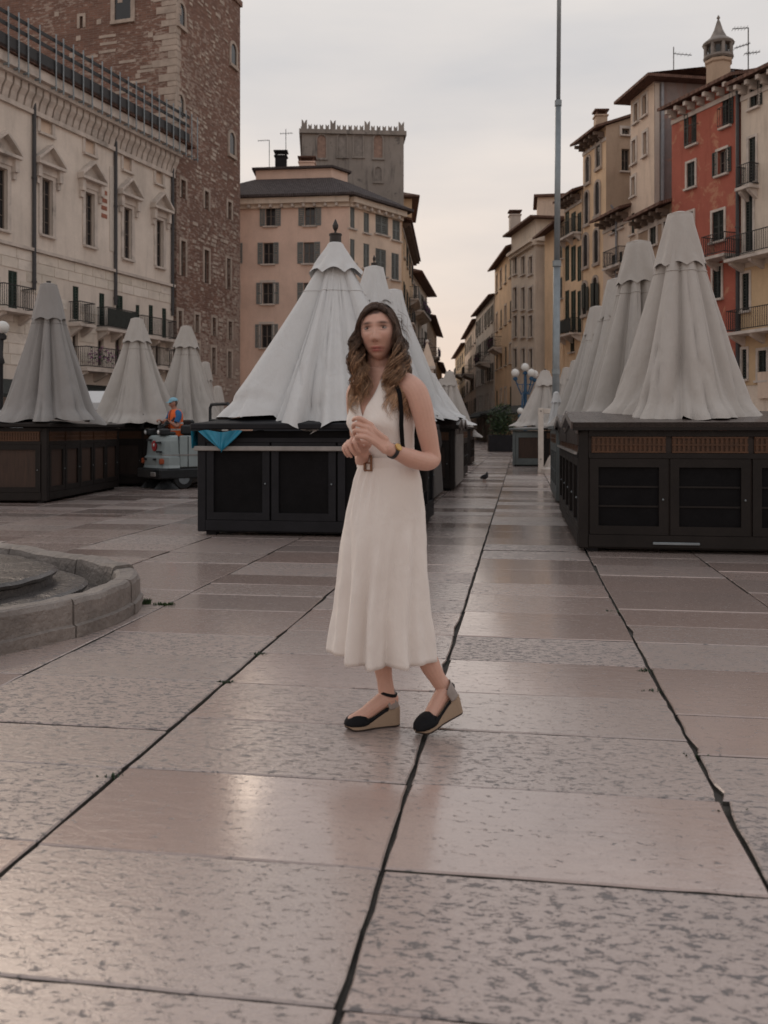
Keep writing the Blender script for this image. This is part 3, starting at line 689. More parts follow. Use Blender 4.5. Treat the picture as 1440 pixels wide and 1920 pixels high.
while k < 262 and tries < 6000:
    tries += 1
    z = 3.5 + 24 * rs.random() ** 1.45; x = rs.uniform(.05, f.W - .5); w = rs.choice((.2, .26, .34, .42, .6)); h = rs.choice((.15, .18, .22))
    z = round(z / .26) * .26
    if noise.noise(Vector((x * .5, z * .4, 3))) < -.30 + (z - 10) * .012: continue
    if any(a - .3 < x + w and b + .3 > x and c - .3 < z + h and d + .35 > z for a, b, c, d in thole): continue
    if any(abs(z - pz) < .25 and x < px_ + pw + .05 and px_ < x + w + .05 for px_, pz, pw in placed): continue
    placed.append((x, z, w)); fixn(link('stone', stone_mesh(w, h), tw, f.pt(x, z), f.ang)); k += 1
z = 17.2; f3 = tfs[3]; q = 0
while z < 28:                                                       # quoins up the corner
    h = rs.choice((.3, .36, .42)); w = rs.uniform(.45, 1.0) if q % 2 else rs.uniform(.9, 1.7); w2 = rs.uniform(.25, .5)
    mb = MB(); mb.box(-.03, w2, -.03, -.003, 0, h - .03); o = mb.build('quoin_stone', M['stonepale'], tw, f.pt(0, z), f.ang)
    mb = MB(); mb.box(-w, .0, -.03, -.003, 0, h - .03); o = mb.build('quoin_stone', M['stonepale'], tw, f3.pt(f3.W, z), f3.ang); z += h; q += 1
for k in range(26):
    x = f3.W - 1.2 - 7 * rs.random() ** 1.2; z = rs.uniform(17.5, 27.5); mb = MB(); w = rs.choice((.3, .4, 1.1)); mb.box(0, w, -.025, -.003, 0, .16 if w > 1 else .28); mb.build('stone', M['stonepale'], tw, f3.pt(x, z), f3.ang)
# ---------------------------------------------------------------- pink house with grey shutters, centre left
GS = dict(s='o', m='greyshut', st='trim'); GC = dict(s='c', m='greyshut', st='trim')
b3 = [Vector((-12.5, 62.1)), Vector((-2.33, 61.0)), Vector((1.27, 65.3)), Vector((-4.0, 76.0)), Vector((-12.5, 76.0))]
w0 = [((507, 405, 19, 38), GS), ((581, 404, 20, 38), GS), ((503, 475, 19, 40), GS), ((579, 474, 20, 40), GS), ((502, 550, 20, 40), dict(GS, t='trim')), ((579, 550, 20, 40), GS), ((500, 630, 20, 44), dict(GS, t='trim')), ((579, 630, 20, 44), GS),
      ((440, 475, 14, 38), GS), ((436, 550, 14, 38), GS)]
w1 = [((659, 408, 12, 40), GC), ((687, 418, 10, 38), GC), ((716, 420, 24, 40), GC), ((743, 432, 14, 38), GC), ((659, 470, 12, 44), GC), ((687, 480, 11, 46), GC), ((714, 492, 20, 50), GC), ((741, 500, 14, 50), GC), ((662, 545, 12, 44), GC), ((690, 556, 11, 46), GC), ((714, 570, 20, 48), GC), ((741, 578, 14, 46), GC)]
pk, pkf = house('pink_house', 'pink plastered corner house with grey green shutters below the battlemented tower', b3, 16.9, 'pink', {0: w0, 1: w1}, roof='hip', rise=2.1, ov=.75, rmat='roof_dark', inset=3.2, wall2='pink_lit')
at_ = offset_poly([tuple(p) for p in b3], -3.3); rt = Vector(b3[0])
mb = MB(); mb.rings([[(p.x - rt.x, p.y - rt.y, 18.7) for p in at_], [(p.x - rt.x, p.y - rt.y, 19.85) for p in at_]], caps=True); fixn(mb.build('attic_wall', M['pink'], pk))
mb = MB(); at2 = offset_poly([tuple(p) for p in at_], .25); mb.rings([[(p.x - rt.x, p.y - rt.y, 19.85) for p in at2], [(p.x - rt.x, p.y - rt.y, 20.0) for p in at2]], caps=True); fixn(mb.build('attic_coping', M['roof_dark'], pk))
for f in pkf[:2]:
    mb = MB(); mb.box(-.03, f.W + .03, -.5, -.004, 16.5, 16.88); mb.box(0, f.W, -.2, -.004, 16.25, 16.5); mb.build('cornice', M['cream'], pk, f.pt(0, 0), f.ang)
    me = MB(); me.box(-.09, .09, -.42, -.004, -.22, 0); me = me.mesh('modillion', M['trim'])
    for i in range(int(f.W / .75)): link('modillion', me, pk, f.pt(.4 + i * .75, 16.49), f.ang)
chimney(pk, (P(527, 308, 66).x - rt.x, 66 - rt.y, 19.95), .8, .6, 1.1, 'stall_dark', 'stall_dark')
chimney(pk, (P(576, 308, 65).x - rt.x, 65 - rt.y, 19.95), 1.1, .7, .35, 'pink')
hb, _ = house('low_house', 'low house with brown tiled roof showing behind the pink house attic', rect_poly((-11.5, 80), (-7.2, 80), 8), 22.6, 'greywall', {}, roof='hip', rise=1.6, ov=.6, inset=2)
# ---------------------------------------------------------------- battlemented tower behind
A, B = Vector((P(566, 0, 75).x, 75.0)), Vector((P(757, 0, 75.6).x, 75.6)); tp = rect_poly(A, B, 7.0)
ct, cf = house('battlemented_tower', 'square grey stained tower with swallow tail battlements behind the pink house', tp, 25.75, 'greytower', {}, roof='flat', ov=.22, rmat='greytower', cat='tower'); f = cf[0]
def merlon(w, h):
    mb = MB(); o = [(-w / 2, 0), (w / 2, 0), (w / 2, h), (w * .22, h * .86), (0, h * .6), (-w * .22, h * .86), (-w / 2, h)]
    mb.rings([[(x, -.1, z) for x, z in o], [(x, .28, z) for x, z in o]], caps=True); return mb.mesh('merlon', M['greytower'])
ms, ml = merlon(.29, .42), merlon(.44, .8)
for fi, nn in ((0, 17), (1, 13), (3, 13)):
    f_ = cf[fi]
    for i in range(nn + 1):
        big = fi == 0 and i in (0, 5, 11, nn) or i in (0, nn)
        if fi and i in (0, nn): continue
        fixn(link('merlon', ml if big else ms, ct, f_.pt(.2 + (f_.W - .4) * i / nn, 26.1), f_.ang))
for px_, py, bl in ((603, 275, 1), (642, 272, 0), (672, 272, 0), (709, 275, 1), (709, 327, 0)):
    x, z = f.px(px_, py); r = .36; hh = .95 if py < 300 else .6
    if py > 300: r = .28
    mb = MB(); mb.quad([(-r, -.01, -hh), (r, -.01, -hh)] + [(r * math.cos(a), -.01, hh - r + r * math.sin(a)) for a in [math.pi * k / 10 for k in range(11)]])
    o = mb.build('blocked_arch', M['arch_pink' if bl else 'arch_grey'], ct, f.pt(x, z), f.ang)
    fr = MB(); b = .12
    pin = [(r, -hh)] + [(r * math.cos(math.pi * k / 10), hh - r + r * math.sin(math.pi * k / 10)) for k in range(11)] + [(-r, -hh)]; pout = [(x_ * (r + b) / r if abs(x_) > .001 else 0, z_ if z_ < hh - r + .001 else hh - r + (z_ - hh + r) * (r + b) / r) for x_, z_ in pin]
    fr.rings([[(x_, -.003, z_) for x_, z_ in pin], [(x_, -.1, z_) for x_, z_ in pin], [(x_, -.1, z_) for x_, z_ in pout], [(x_, -.003, z_) for x_, z_ in pout]], closed=False); fr.box(-r - b - .05, r + b + .05, -.12, -.003, -hh - .16, -hh)
    fixn(fr.build('arch_moulding', M['greytower'], o))
# ---------------------------------------------------------------- houses along the left side of the street
DS = dict(s='o', m='darkshut'); DC = dict(s='c', m='darkshut')
def street(name, label, A, B, D, H, wall, cols=3, rows=4, opt=None, zt=1.6, ww=.95, wh=1.7, z1=4.2, **k):
    f = Fac(A, B); faces = []
    opts = opt or [DS]
    rr = random.Random(int(H * 100 + A[1]))
    for r in range(rows):
        for c in range(cols):
            x = f.W * (c + .5) / cols; z = lerp(z1, H - zt, r / max(1, rows - 1)) if rows > 1 else z1
            o = rr.choice(opts); faces.append((('abs', x - ww / 2, x + ww / 2, z - wh / 2, z + wh / 2), o))
    sh = []
    for c in range(max(1, cols - 1)):
        n_ = max(1, cols - 1); x = f.W * (c + .5) / n_; sh.append((('abs', x - .75, x + .75, .05, 2.5), dict(sill=False)))
    extra = k.pop('faces', {}); fc = {0: faces + sh}; fc.update(extra)
    return house(name, label, rect_poly(A, B, D), H, wall, fc, **k)
def setpoly(A, B, D): return rect_poly(A, B, D)
l4, f4 = street('yellow_house', 'narrow yellow house with black shutters at the end of the pink house', (1.35, 66.2), (2.62, 82), 9, 16.6, 'yellow', 4, 4, [DC, DS], roof='gable', rise=1.2, ov=.7, brackets='eave')
l4b, _ = house('tall_yellow_house', 'taller yellow house with overhanging roof rising behind the grey tower', rect_poly((-2.5, 83), (2.55, 83), 9), 22.4, 'yellow', {0: [((768, 352, 6, 26), DC)]}, roof='hip', rise=1.4, ov=.7, inset=2.5)
l5, f5 = street('grey_house', 'grey house with dark red roof and plant filled balconies left of the street', (2.75, 86), (4.75, 100), 9, 16.0, 'greywall', 4, 4, [DC, DS], roof='hip', rise=1.4, ov=1.0, inset=2.5, faces={3: []})
balcony(l5, f5[0], .3, 8, 12.6, 1.0, flowers=True); balcony(l5, f5[0], 1, 6, 9.0, 1.0, flowers=True)
f_ = f4[0]; balcony(l4, f_, 1.0, 4.5, 9.2, .8); balcony(l4, f_, 6, 11, 6.0, .8); balcony(l4, f_, 9.5, 14.5, 12.2, .8, solid='darkshut')
l6, f6 = street('dark_house', 'dark fronted house with jutting balcony in the left street row before the spire', (4.9, 101), (7.2, 124), 9, 14.0, 'brownwall', 5, 4, [DC], roof='gable', rise=1.2, ov=.9)
balcony(l6, f6[0], 2, 7, 9.6, 1.1, flowers=True); balcony(l6, f6[0], 9, 14, 5.4, 1.1)
l7, f7 = street('distant_house', 'farthest brown house closing the left row of the street', (7.3, 125), (9.6, 150), 10, 10.5, 'brownwall', 5, 3, [DC], roof='gable', rise=1.2, ov=.9)
# ---------------------------------------------------------------- houses along the right side
RA, RB = Vector((14.95, 47.1)), Vector((16.72, 42.75))
DK = dict(m='darkshut', t='trim', tw=.12)
red, rf = house('red_house', 'narrow brick red plastered house with bracketed eaves and black shutters', rect_poly(RA, RB, 7.5), 17.9, 'redwall', {0: [
    ((1299, 240, 14, 62), dict(DK, rail=True, sill=True, s='l', t=None)), ((1361, 206, 14, 62), dict(DK, rail=True, s='r', t=None)), ((1296, 328, 15, 47), dict(DK, s='c')), ((1354, 304, 17, 46), dict(DK, s='o')), ((1347, 424, 22, 56), dict(DK, s='c')), ((1294, 418, 13, 40), dict(DK, s='c')),
    ((1345, 530, 16, 60), dict(DK, s='c')), ((1296, 520, 14, 52), dict(DK, s='c')), ((1345, 640, 18, 56), dict(DK, s='c')), ((1297, 630, 16, 52), dict(DK, s='c'))]},
    roof='gable', rise=1.1, ov=.75, brackets='trim')
p = P(1347, 150, 46.5); ch = chimney(red, (p.x - RA.x, p.y - RA.y, p.z - .6), 1.25, 1.1, 1.55, 'peach', 'greywall')
for c in list(ch.children): bpy.data.objects.remove(c)
ch.data = (lambda mb: (mb.lathe([(.62, -2.0), (.62, 1.35), (.70, 1.42), (.70, 1.55), (.62, 1.6)], 8), mb.mesh('chimney', M['tan']))[-1])(MB())
cp = MB(); cp.lathe([(.66, 1.6), (.74, 1.68), (.74, 1.78), (.5, 1.8), (.5, 2.3), (.74, 2.32), (.80, 2.42), (.74, 2.5), (.42, 2.75), (.22, 3.15), (.1, 3.55), (.04, 3.7), (.09, 3.78), (.02, 3.92)], 16)
for k in range(8): a = math.pi * k / 4; cp.tube([(.66 * math.cos(a), .66 * math.sin(a), 1.75), (.66 * math.cos(a), .66 * math.sin(a), 2.36)], .09, 6)
for k in range(8): a = math.pi * (k + .5) / 4; cp.box(-.1, .1, -.01, .01, 0, .4, 1, Matrix.Translation((.52 * math.cos(a), .52 * math.sin(a), 1.85)) @ Matrix.Rotation(a + math.pi / 2, 4, 'Z'))
cp.build('chimney_lantern', [M['arch_grey'], M['pane']], ch)
x0, z = rf[0].px(1340, 487); balcony(red, rf[0], x0, rf[0].W + .0, z, .9)
CA = Vector((16.78, 42.6)); CB = CA + (RB - RA).normalized() * 8
crm, cf_ = house('cream_house', 'tall cream house with two long iron balconies at the right edge of the photo', rect_poly(CA, CB, 8), 17.5, 'cream', {0: [
    ((1414, 178, 15, 48), dict(DK, s='r')), ((1411, 300, 13, 84), dict(DK, s='c', t='trim')), ((1405, 418, 14, 108), dict(DK, s='c')), ((1398, 548, 15, 70), dict(DK, s='c')), ((1460, 165, 15, 50), dict(DK, s='c')), ((1458, 300, 15, 84), dict(DK, s='c')), ((1458, 418, 15, 108), dict(DK, s='c')), ((1458, 545, 15, 75), dict(DK, s='c')),
    ((1430, 685, 16, 56), dict(DK, s='c')), ((1396, 683, 10, 56), dict(DK, s='c'))]}, roof='gable', rise=1.2, ov=.8, brackets='trim')
pipe(crm, cf_[0], 1386, 135, 720, r=.09)
f = cf_[0]; x0, z = f.px(1388, 490); balcony(crm, f, x0 - .0, f.W - .3, z, 1.0); x0, z = f.px(1390, 626); balcony(crm, f, x0, f.W - .3, z, 1.0); x0, z = f.px(1396, 356); x1, _ = f.px(1424, 356); balcony(crm, f, x0, x1, z, .6)
zo = f.px(1410, 660)[1]; ob = MB(); ob.box(.02, f.W - .02, -.03, -.004, 3.2, f.px(1410, 492)[1] - .2); 
holes = [f.rect(r) for r in ((1398, 548, 15, 70), (1458, 545, 15, 75), (1430, 685, 16, 56), (1396, 683, 10, 56))]
ob = MB(); 
class _F: pass
def ring_wall(mb, f, x0, x1, z0, z1, holes, d):
    xs = sorted({x0, x1} | {max(x0, min(x1, h[k])) for h in holes for k in (0, 1)}); zs = sorted({z0, z1} | {max(z0, min(z1, h[k])) for h in holes for k in (2, 3)})
    for xa, xb in zip(xs, xs[1:]):
        for za, zb in zip(zs, zs[1:]):
            if xb - xa < .001 or zb - za < .001: continue
            cx, cz = (xa + xb) / 2, (za + zb) / 2
            if any(h[0] < cx < h[1] and h[2] < cz < h[3] for h in holes): continue
            mb.quad([f.pt(xa, za, -d), f.pt(xb, za, -d), f.pt(xb, zb, -d), f.pt(xa, zb, -d)])
ring_wall(ob, f, .02, f.W - .02, 3.3, f.px(1410, 492)[1] - .2, [(h[0] - .13, h[1] + .13, h[2] - .1, h[3] + .13) for h in holes], .03); ob.build('ochre_lower_wall', M['ochre'], crm)
sg = MB(); x0, z = f.px(1425, 735); sg.box(x0, x0 + 3, -.15, -.004, z - .3, z + .9); sg.build('shop_band', M['peach'], crm, f.pt(0, 0), f.ang)
# low house between
LA, LB = Vector((14.3, 51.0)), Vector((15.0, 47.35))
lowh, lf = house('low_brown_house', 'low brown house with dark jutting eave squeezed beside the red house', rect_poly(LA, LB, 6), 13.1, 'brownwall', {0: [((1225, 440, 12, 40), dict(s='c', t='trim')), ((1250, 432, 10, 40), dict(s='c', t='trim')), ((1222, 520, 12, 40), DC), ((1250, 515, 10, 40), DC)]}, roof='gable', rise=.9, ov=.8, brackets='eave')
# tall masonry house
TA_, TB_ = Vector((14.75, 54.2)), Vector((15.25, 51.15))
tall, tf = house('masonry_house', 'tall house with bare grey brick flank and tiled roof left of the red house', rect_poly(TA_, TB_, 8.5), 20.9, 'peach', {0: [((1193, 212, 7, 36), dict(t='trim')), ((1209, 198, 8, 38), dict(t='trim')), ((1189, 285, 7, 44), dict(t='trim')), ((1210, 270, 7, 44), dict(t='trim')), ((1188, 350, 7, 36), dict(t='trim')), ((1186, 420, 7, 40), DC), ((1186, 500, 7, 40), DC)], 1: []}, roof='hip', rise=.9, ov=.75, inset=3, wall2='greybrick')
f = tf[1]; mb = MB(); mb.tube([(.45, -.09, 9), (.45, -.09, 20.8)], .1, 8); mb.build('downpipe', M['greypipe'], tall, f.pt(0, 0), f.ang)
st = MB(); st.box(.02, .3, -.03, -.004, 9, 20.8); st.build('corner_strip', M['greywall'], tall, f.pt(0, 0), f.ang)
# apricot house with arched windows
YA, YB = Vector((13.5, 61.5)), Vector((14.2, 58.0))
apr, af = house('apricot_house', 'tall apricot house with small arched windows and a chimney on its eave', rect_poly(YA, YB, 8), 20.7, 'yellow', {1: [((1173, 243, 14, 20), dict(m='darkshut', t='trim')), ((1173, 300, 15, 42), dict(m='darkshut', sill=True))]}, roof='gable', rise=1.5, ov=.85, brackets='eave', wall2='tan')  # tan flank: the wall's shaded side painted as a darker colour
for px_, py, w, h in ((1103, 318, 7, 48), (1123, 288, 8, 52), (1101, 390, 7, 60), (1121, 372, 8, 62), (1099, 470, 8, 60), (1119, 462, 8, 62), (1097, 560, 8, 60), (1117, 552, 8, 64)): arched(apr, af[0], px_, py, w, h)
for px_, py, w, h in ((1096, 556, 5, 44), (1113, 556, 6, 50), (1103, 560, 5, 44), (1122, 556, 6, 50)):
    x0, x1, z0, z1 = af[0].rect((px_, py, w, h)); mb = MB(); mb.box(x0, x1, -.12, -.085, z0, z1); mb.build('shutter', M['darkshut'], apr, af[0].pt(0, 0), af[0].ang)
chimney(apr, (.9, -1.2, 21.1), .75, .7, .9, 'tan')
mid, mf_ = house('low_peach_house', 'small peach house with dark tiled eave between the apricot and masonry houses', rect_poly((14.0, 57.9), (14.75, 54.35), 6), 14.6, 'peach', {0: [((1166, 410, 6, 34), DC), ((1150, 420, 6, 34), DC), ((1164, 490, 6, 36), DC), ((1150, 496, 6, 36), DC), ((1163, 570, 6, 36), DC), ((1150, 575, 6, 36), DC)]}, roof='gable', rise=.9, ov=.85, brackets='eave')
pipe(mid, mf_[0], 1158, 385, 700, 'greypipe')
bal(mf_[0], mid, 1148, 1180, 505, .7)
# yellow house with rows of green shutters
NA, NB = Vector((12.9, 64.8)), Vector((13.45, 61.65))
GSH = dict(s='o', m='greenshut')
yel, yf = house('mustard_house', 'mustard yellow house with rows of dark green shutters behind the flagpole', rect_poly(NA, NB, 7), 17.6, 'yellow', {0: [((1083, 360 + 0, 6, 30), DC)] + [((x, y, 9.5, h), dict(s='c', m='greenshut', sill=False)) for y, h in ((424, 52), (494, 66), (585, 80)) for x in (1062.5, 1075, 1087)] + [((1073, 640, 8, 40), DC)]}, roof='gable', rise=1.2, ov=.8, brackets='eave', wall2='tan')  # flank in tan too, its shade put into the wall colour
bal(yf[0], yel, 1058, 1090, 632, .8, solid='awning'); bal(yf[0], yel, 1058, 1090, 452, .6)
nar, nf = house('narrow_ochre_house', 'narrow ochre house with gabled eave half hidden by the flagpole', rect_poly((12.4, 70.0), (12.85, 65.1), 7), 16.2, 'yellow', {0: [((1044, 470, 5, 40), DC), ((1044, 540, 5, 40), DC), ((1052, 466, 5, 40), DC), ((1052, 540, 5, 40), DC)], 3: []}, roof='gable', rise=1.2, ov=.9)
CRA, CRB = Vector((10.95, 78.0)), Vector((11.95, 71.6))
TR = dict(t='trim', tw=.14)
crt, cf2 = house('cream_corner_house', 'cream house with deep eave and stone framed windows, blank flank facing the square', rect_poly(CRA, CRB, 7.5), 17.9, 'cream', {0: [((x, y, 7, h), dict(TR)) for y, h in ((498, 34), (560, 42), (612, 40), (672, 36)) for x in (966, 981, 995)], 1: []}, roof='hip', rise=.6, ov=.6, inset=2.2, wall2='cream')
pipe(crt, cf2[1], 1023, 440, 700)
for f in cf2[:2]:
    mb = MB(); mb.box(-.03, f.W, -.45, -.004, 16.1, 16.35); mb.box(0, f.W, -.25, -.004, 15.85, 16.1); mb.build('cornice', M['cream'], crt, f.pt(0, 0), f.ang)
t0 = P(1018, 400, 75); mb = MB(); mb.box(-.0, 2.6, 0, 4, 0, 1.9); o = mb.build('roof_terrace', M['peach'], crt, (P(1004, 0, 75).x - CRA.x, 75 - CRA.y - 1, 18.3), -.15); mb = MB(); mb.box(-.3, 2.9, -.3, 4.3, 1.9, 2.1); mb.build('terrace_roof', M['roof'], o)
chimney(crt, (.3, 0, 18.0), .9, .9, 1.6, 'greywall')
mb = MB(); s7 = street('balcony_house', 'apricot toned house with jutting balcony in the middle of the right street row', (11.0, 90), (11.15, 78.3), 8, 17.1, 'yellow', 4, 4, [dict(TR), DC], roof='gable', rise=1.3, ov=.7)
balcony(s7[0], s7[1][0], 1.5, 5.0, 9.0, .9, flowers=True)
s8 = street('pale_grey_house', 'long pale grey house with deep eave further along the right row', (10.85, 107), (10.95, 90.3), 8, 14.6, 'greywall', 6, 4, [dict(TR), DS], roof='gable', rise=.7, ov=.6)
balcony(s8[0], s8[1][0], 9.5, 14, 8.2, 1.2, flowers=True)
s9 = street('peach_far_house', 'peach house with shutters near the far end of the right row', (11.6, 130), (10.95, 107.3), 8, 14.2, 'peach', 6, 4, [DS, DC], roof='gable', rise=.7, ov=.6)
balcony(s9[0], s9[1][0], 12, 18, 8.2, 1.2)
s10 = street('last_ochre_house', 'ochre house farthest off at the end of the right row', (12.4, 158), (11.7, 130.3), 9, 13.6, 'ochre', 6, 4, [DS, DC], roof='gable', rise=.7, ov=.7)
balcony(s10[0], s10[1][0], 8, 15, 7, 1.2); balcony(s10[0], s10[1][0], 14, 20, 9.8, 1.0)
aw = MB()
for (H_, label, x0, y0, x1, y1) in ():
    pass
# dark shop awnings at street level on the right
for hs, z in ((crt, 3.3), (s7[0], 3.5), (s8[0], 3.3), (yel, 3.4), (apr, 3.4)):
    f = {crt: cf2, s7[0]: s7[1], s8[0]: s8[1], yel: yf, apr: af}[hs][0]
    mb = MB(); mb.rings([[(.2, -.05, z), (.2, -1.5, z - .7), (.2, -1.5, z - .85), (.2, -.05, z - .2)], [(f.W - .2, -.05, z), (f.W - .2, -1.5, z - .7), (f.W - .2, -1.5, z - .85), (f.W - .2, -.05, z - .2)]], caps=True)
    fixn(mb.build('shop_awning', M['awning'], hs, f.pt(0, 0), f.ang))
# aerials
antenna(1263, 88, 138, 55, 'thin rake aerial on the masonry house roof', [(.75, 0, 1.1, -.1)])
antenna(1403, 52, 122, 46, 'tall hooked aerial above the cream house at the right edge', [(.97, -.8, 0, .05), (.45, -.7, .1, .25), (.3, -.2, .6, .1)])
antenna(505, 262, 302, 78, 'short hooked aerial nearest the brick tower on the roofs', [(.95, -1.0, 0, .05)])
antenna(536, 242, 300, 78, 'taller cross shaped aerial left of the battlemented tower', [(.85, -.5, .6, .05)])
# ---------------------------------------------------------------- Gothic shrine column
p = P(801, 0, 46); sp_ = thing('stone_shrine', 'pale stone market shrine with tall pyramid spire and ball finial', 'shrine', (p.x, 46, 0))
mb = MB(); mb.lathe([(.9, 0), (.9, .3), (.6, .35), (.3, .5), (.26, 2.6), (.42, 2.85)], 8); mb.build('column', M['trim'], sp_)
mb = MB(); mb.lathe([(.42, 2.85), (.42, 4.25), (.56, 4.3), (.56, 4.45)], 4); 
mb.build('lantern', M['trim'], sp_, (0, 0, 0), R(45))
mb = MB(); mb.lathe([(.56, 4.45), (.05, 5.65)], 4, caps=True); mb.build('spire', M['peach'], sp_, (0, 0, 0), R(45)); mb = MB(); mb.ball((0, 0, 5.72), .1, 10); mb.build('ball_finial', M['trim'], sp_)
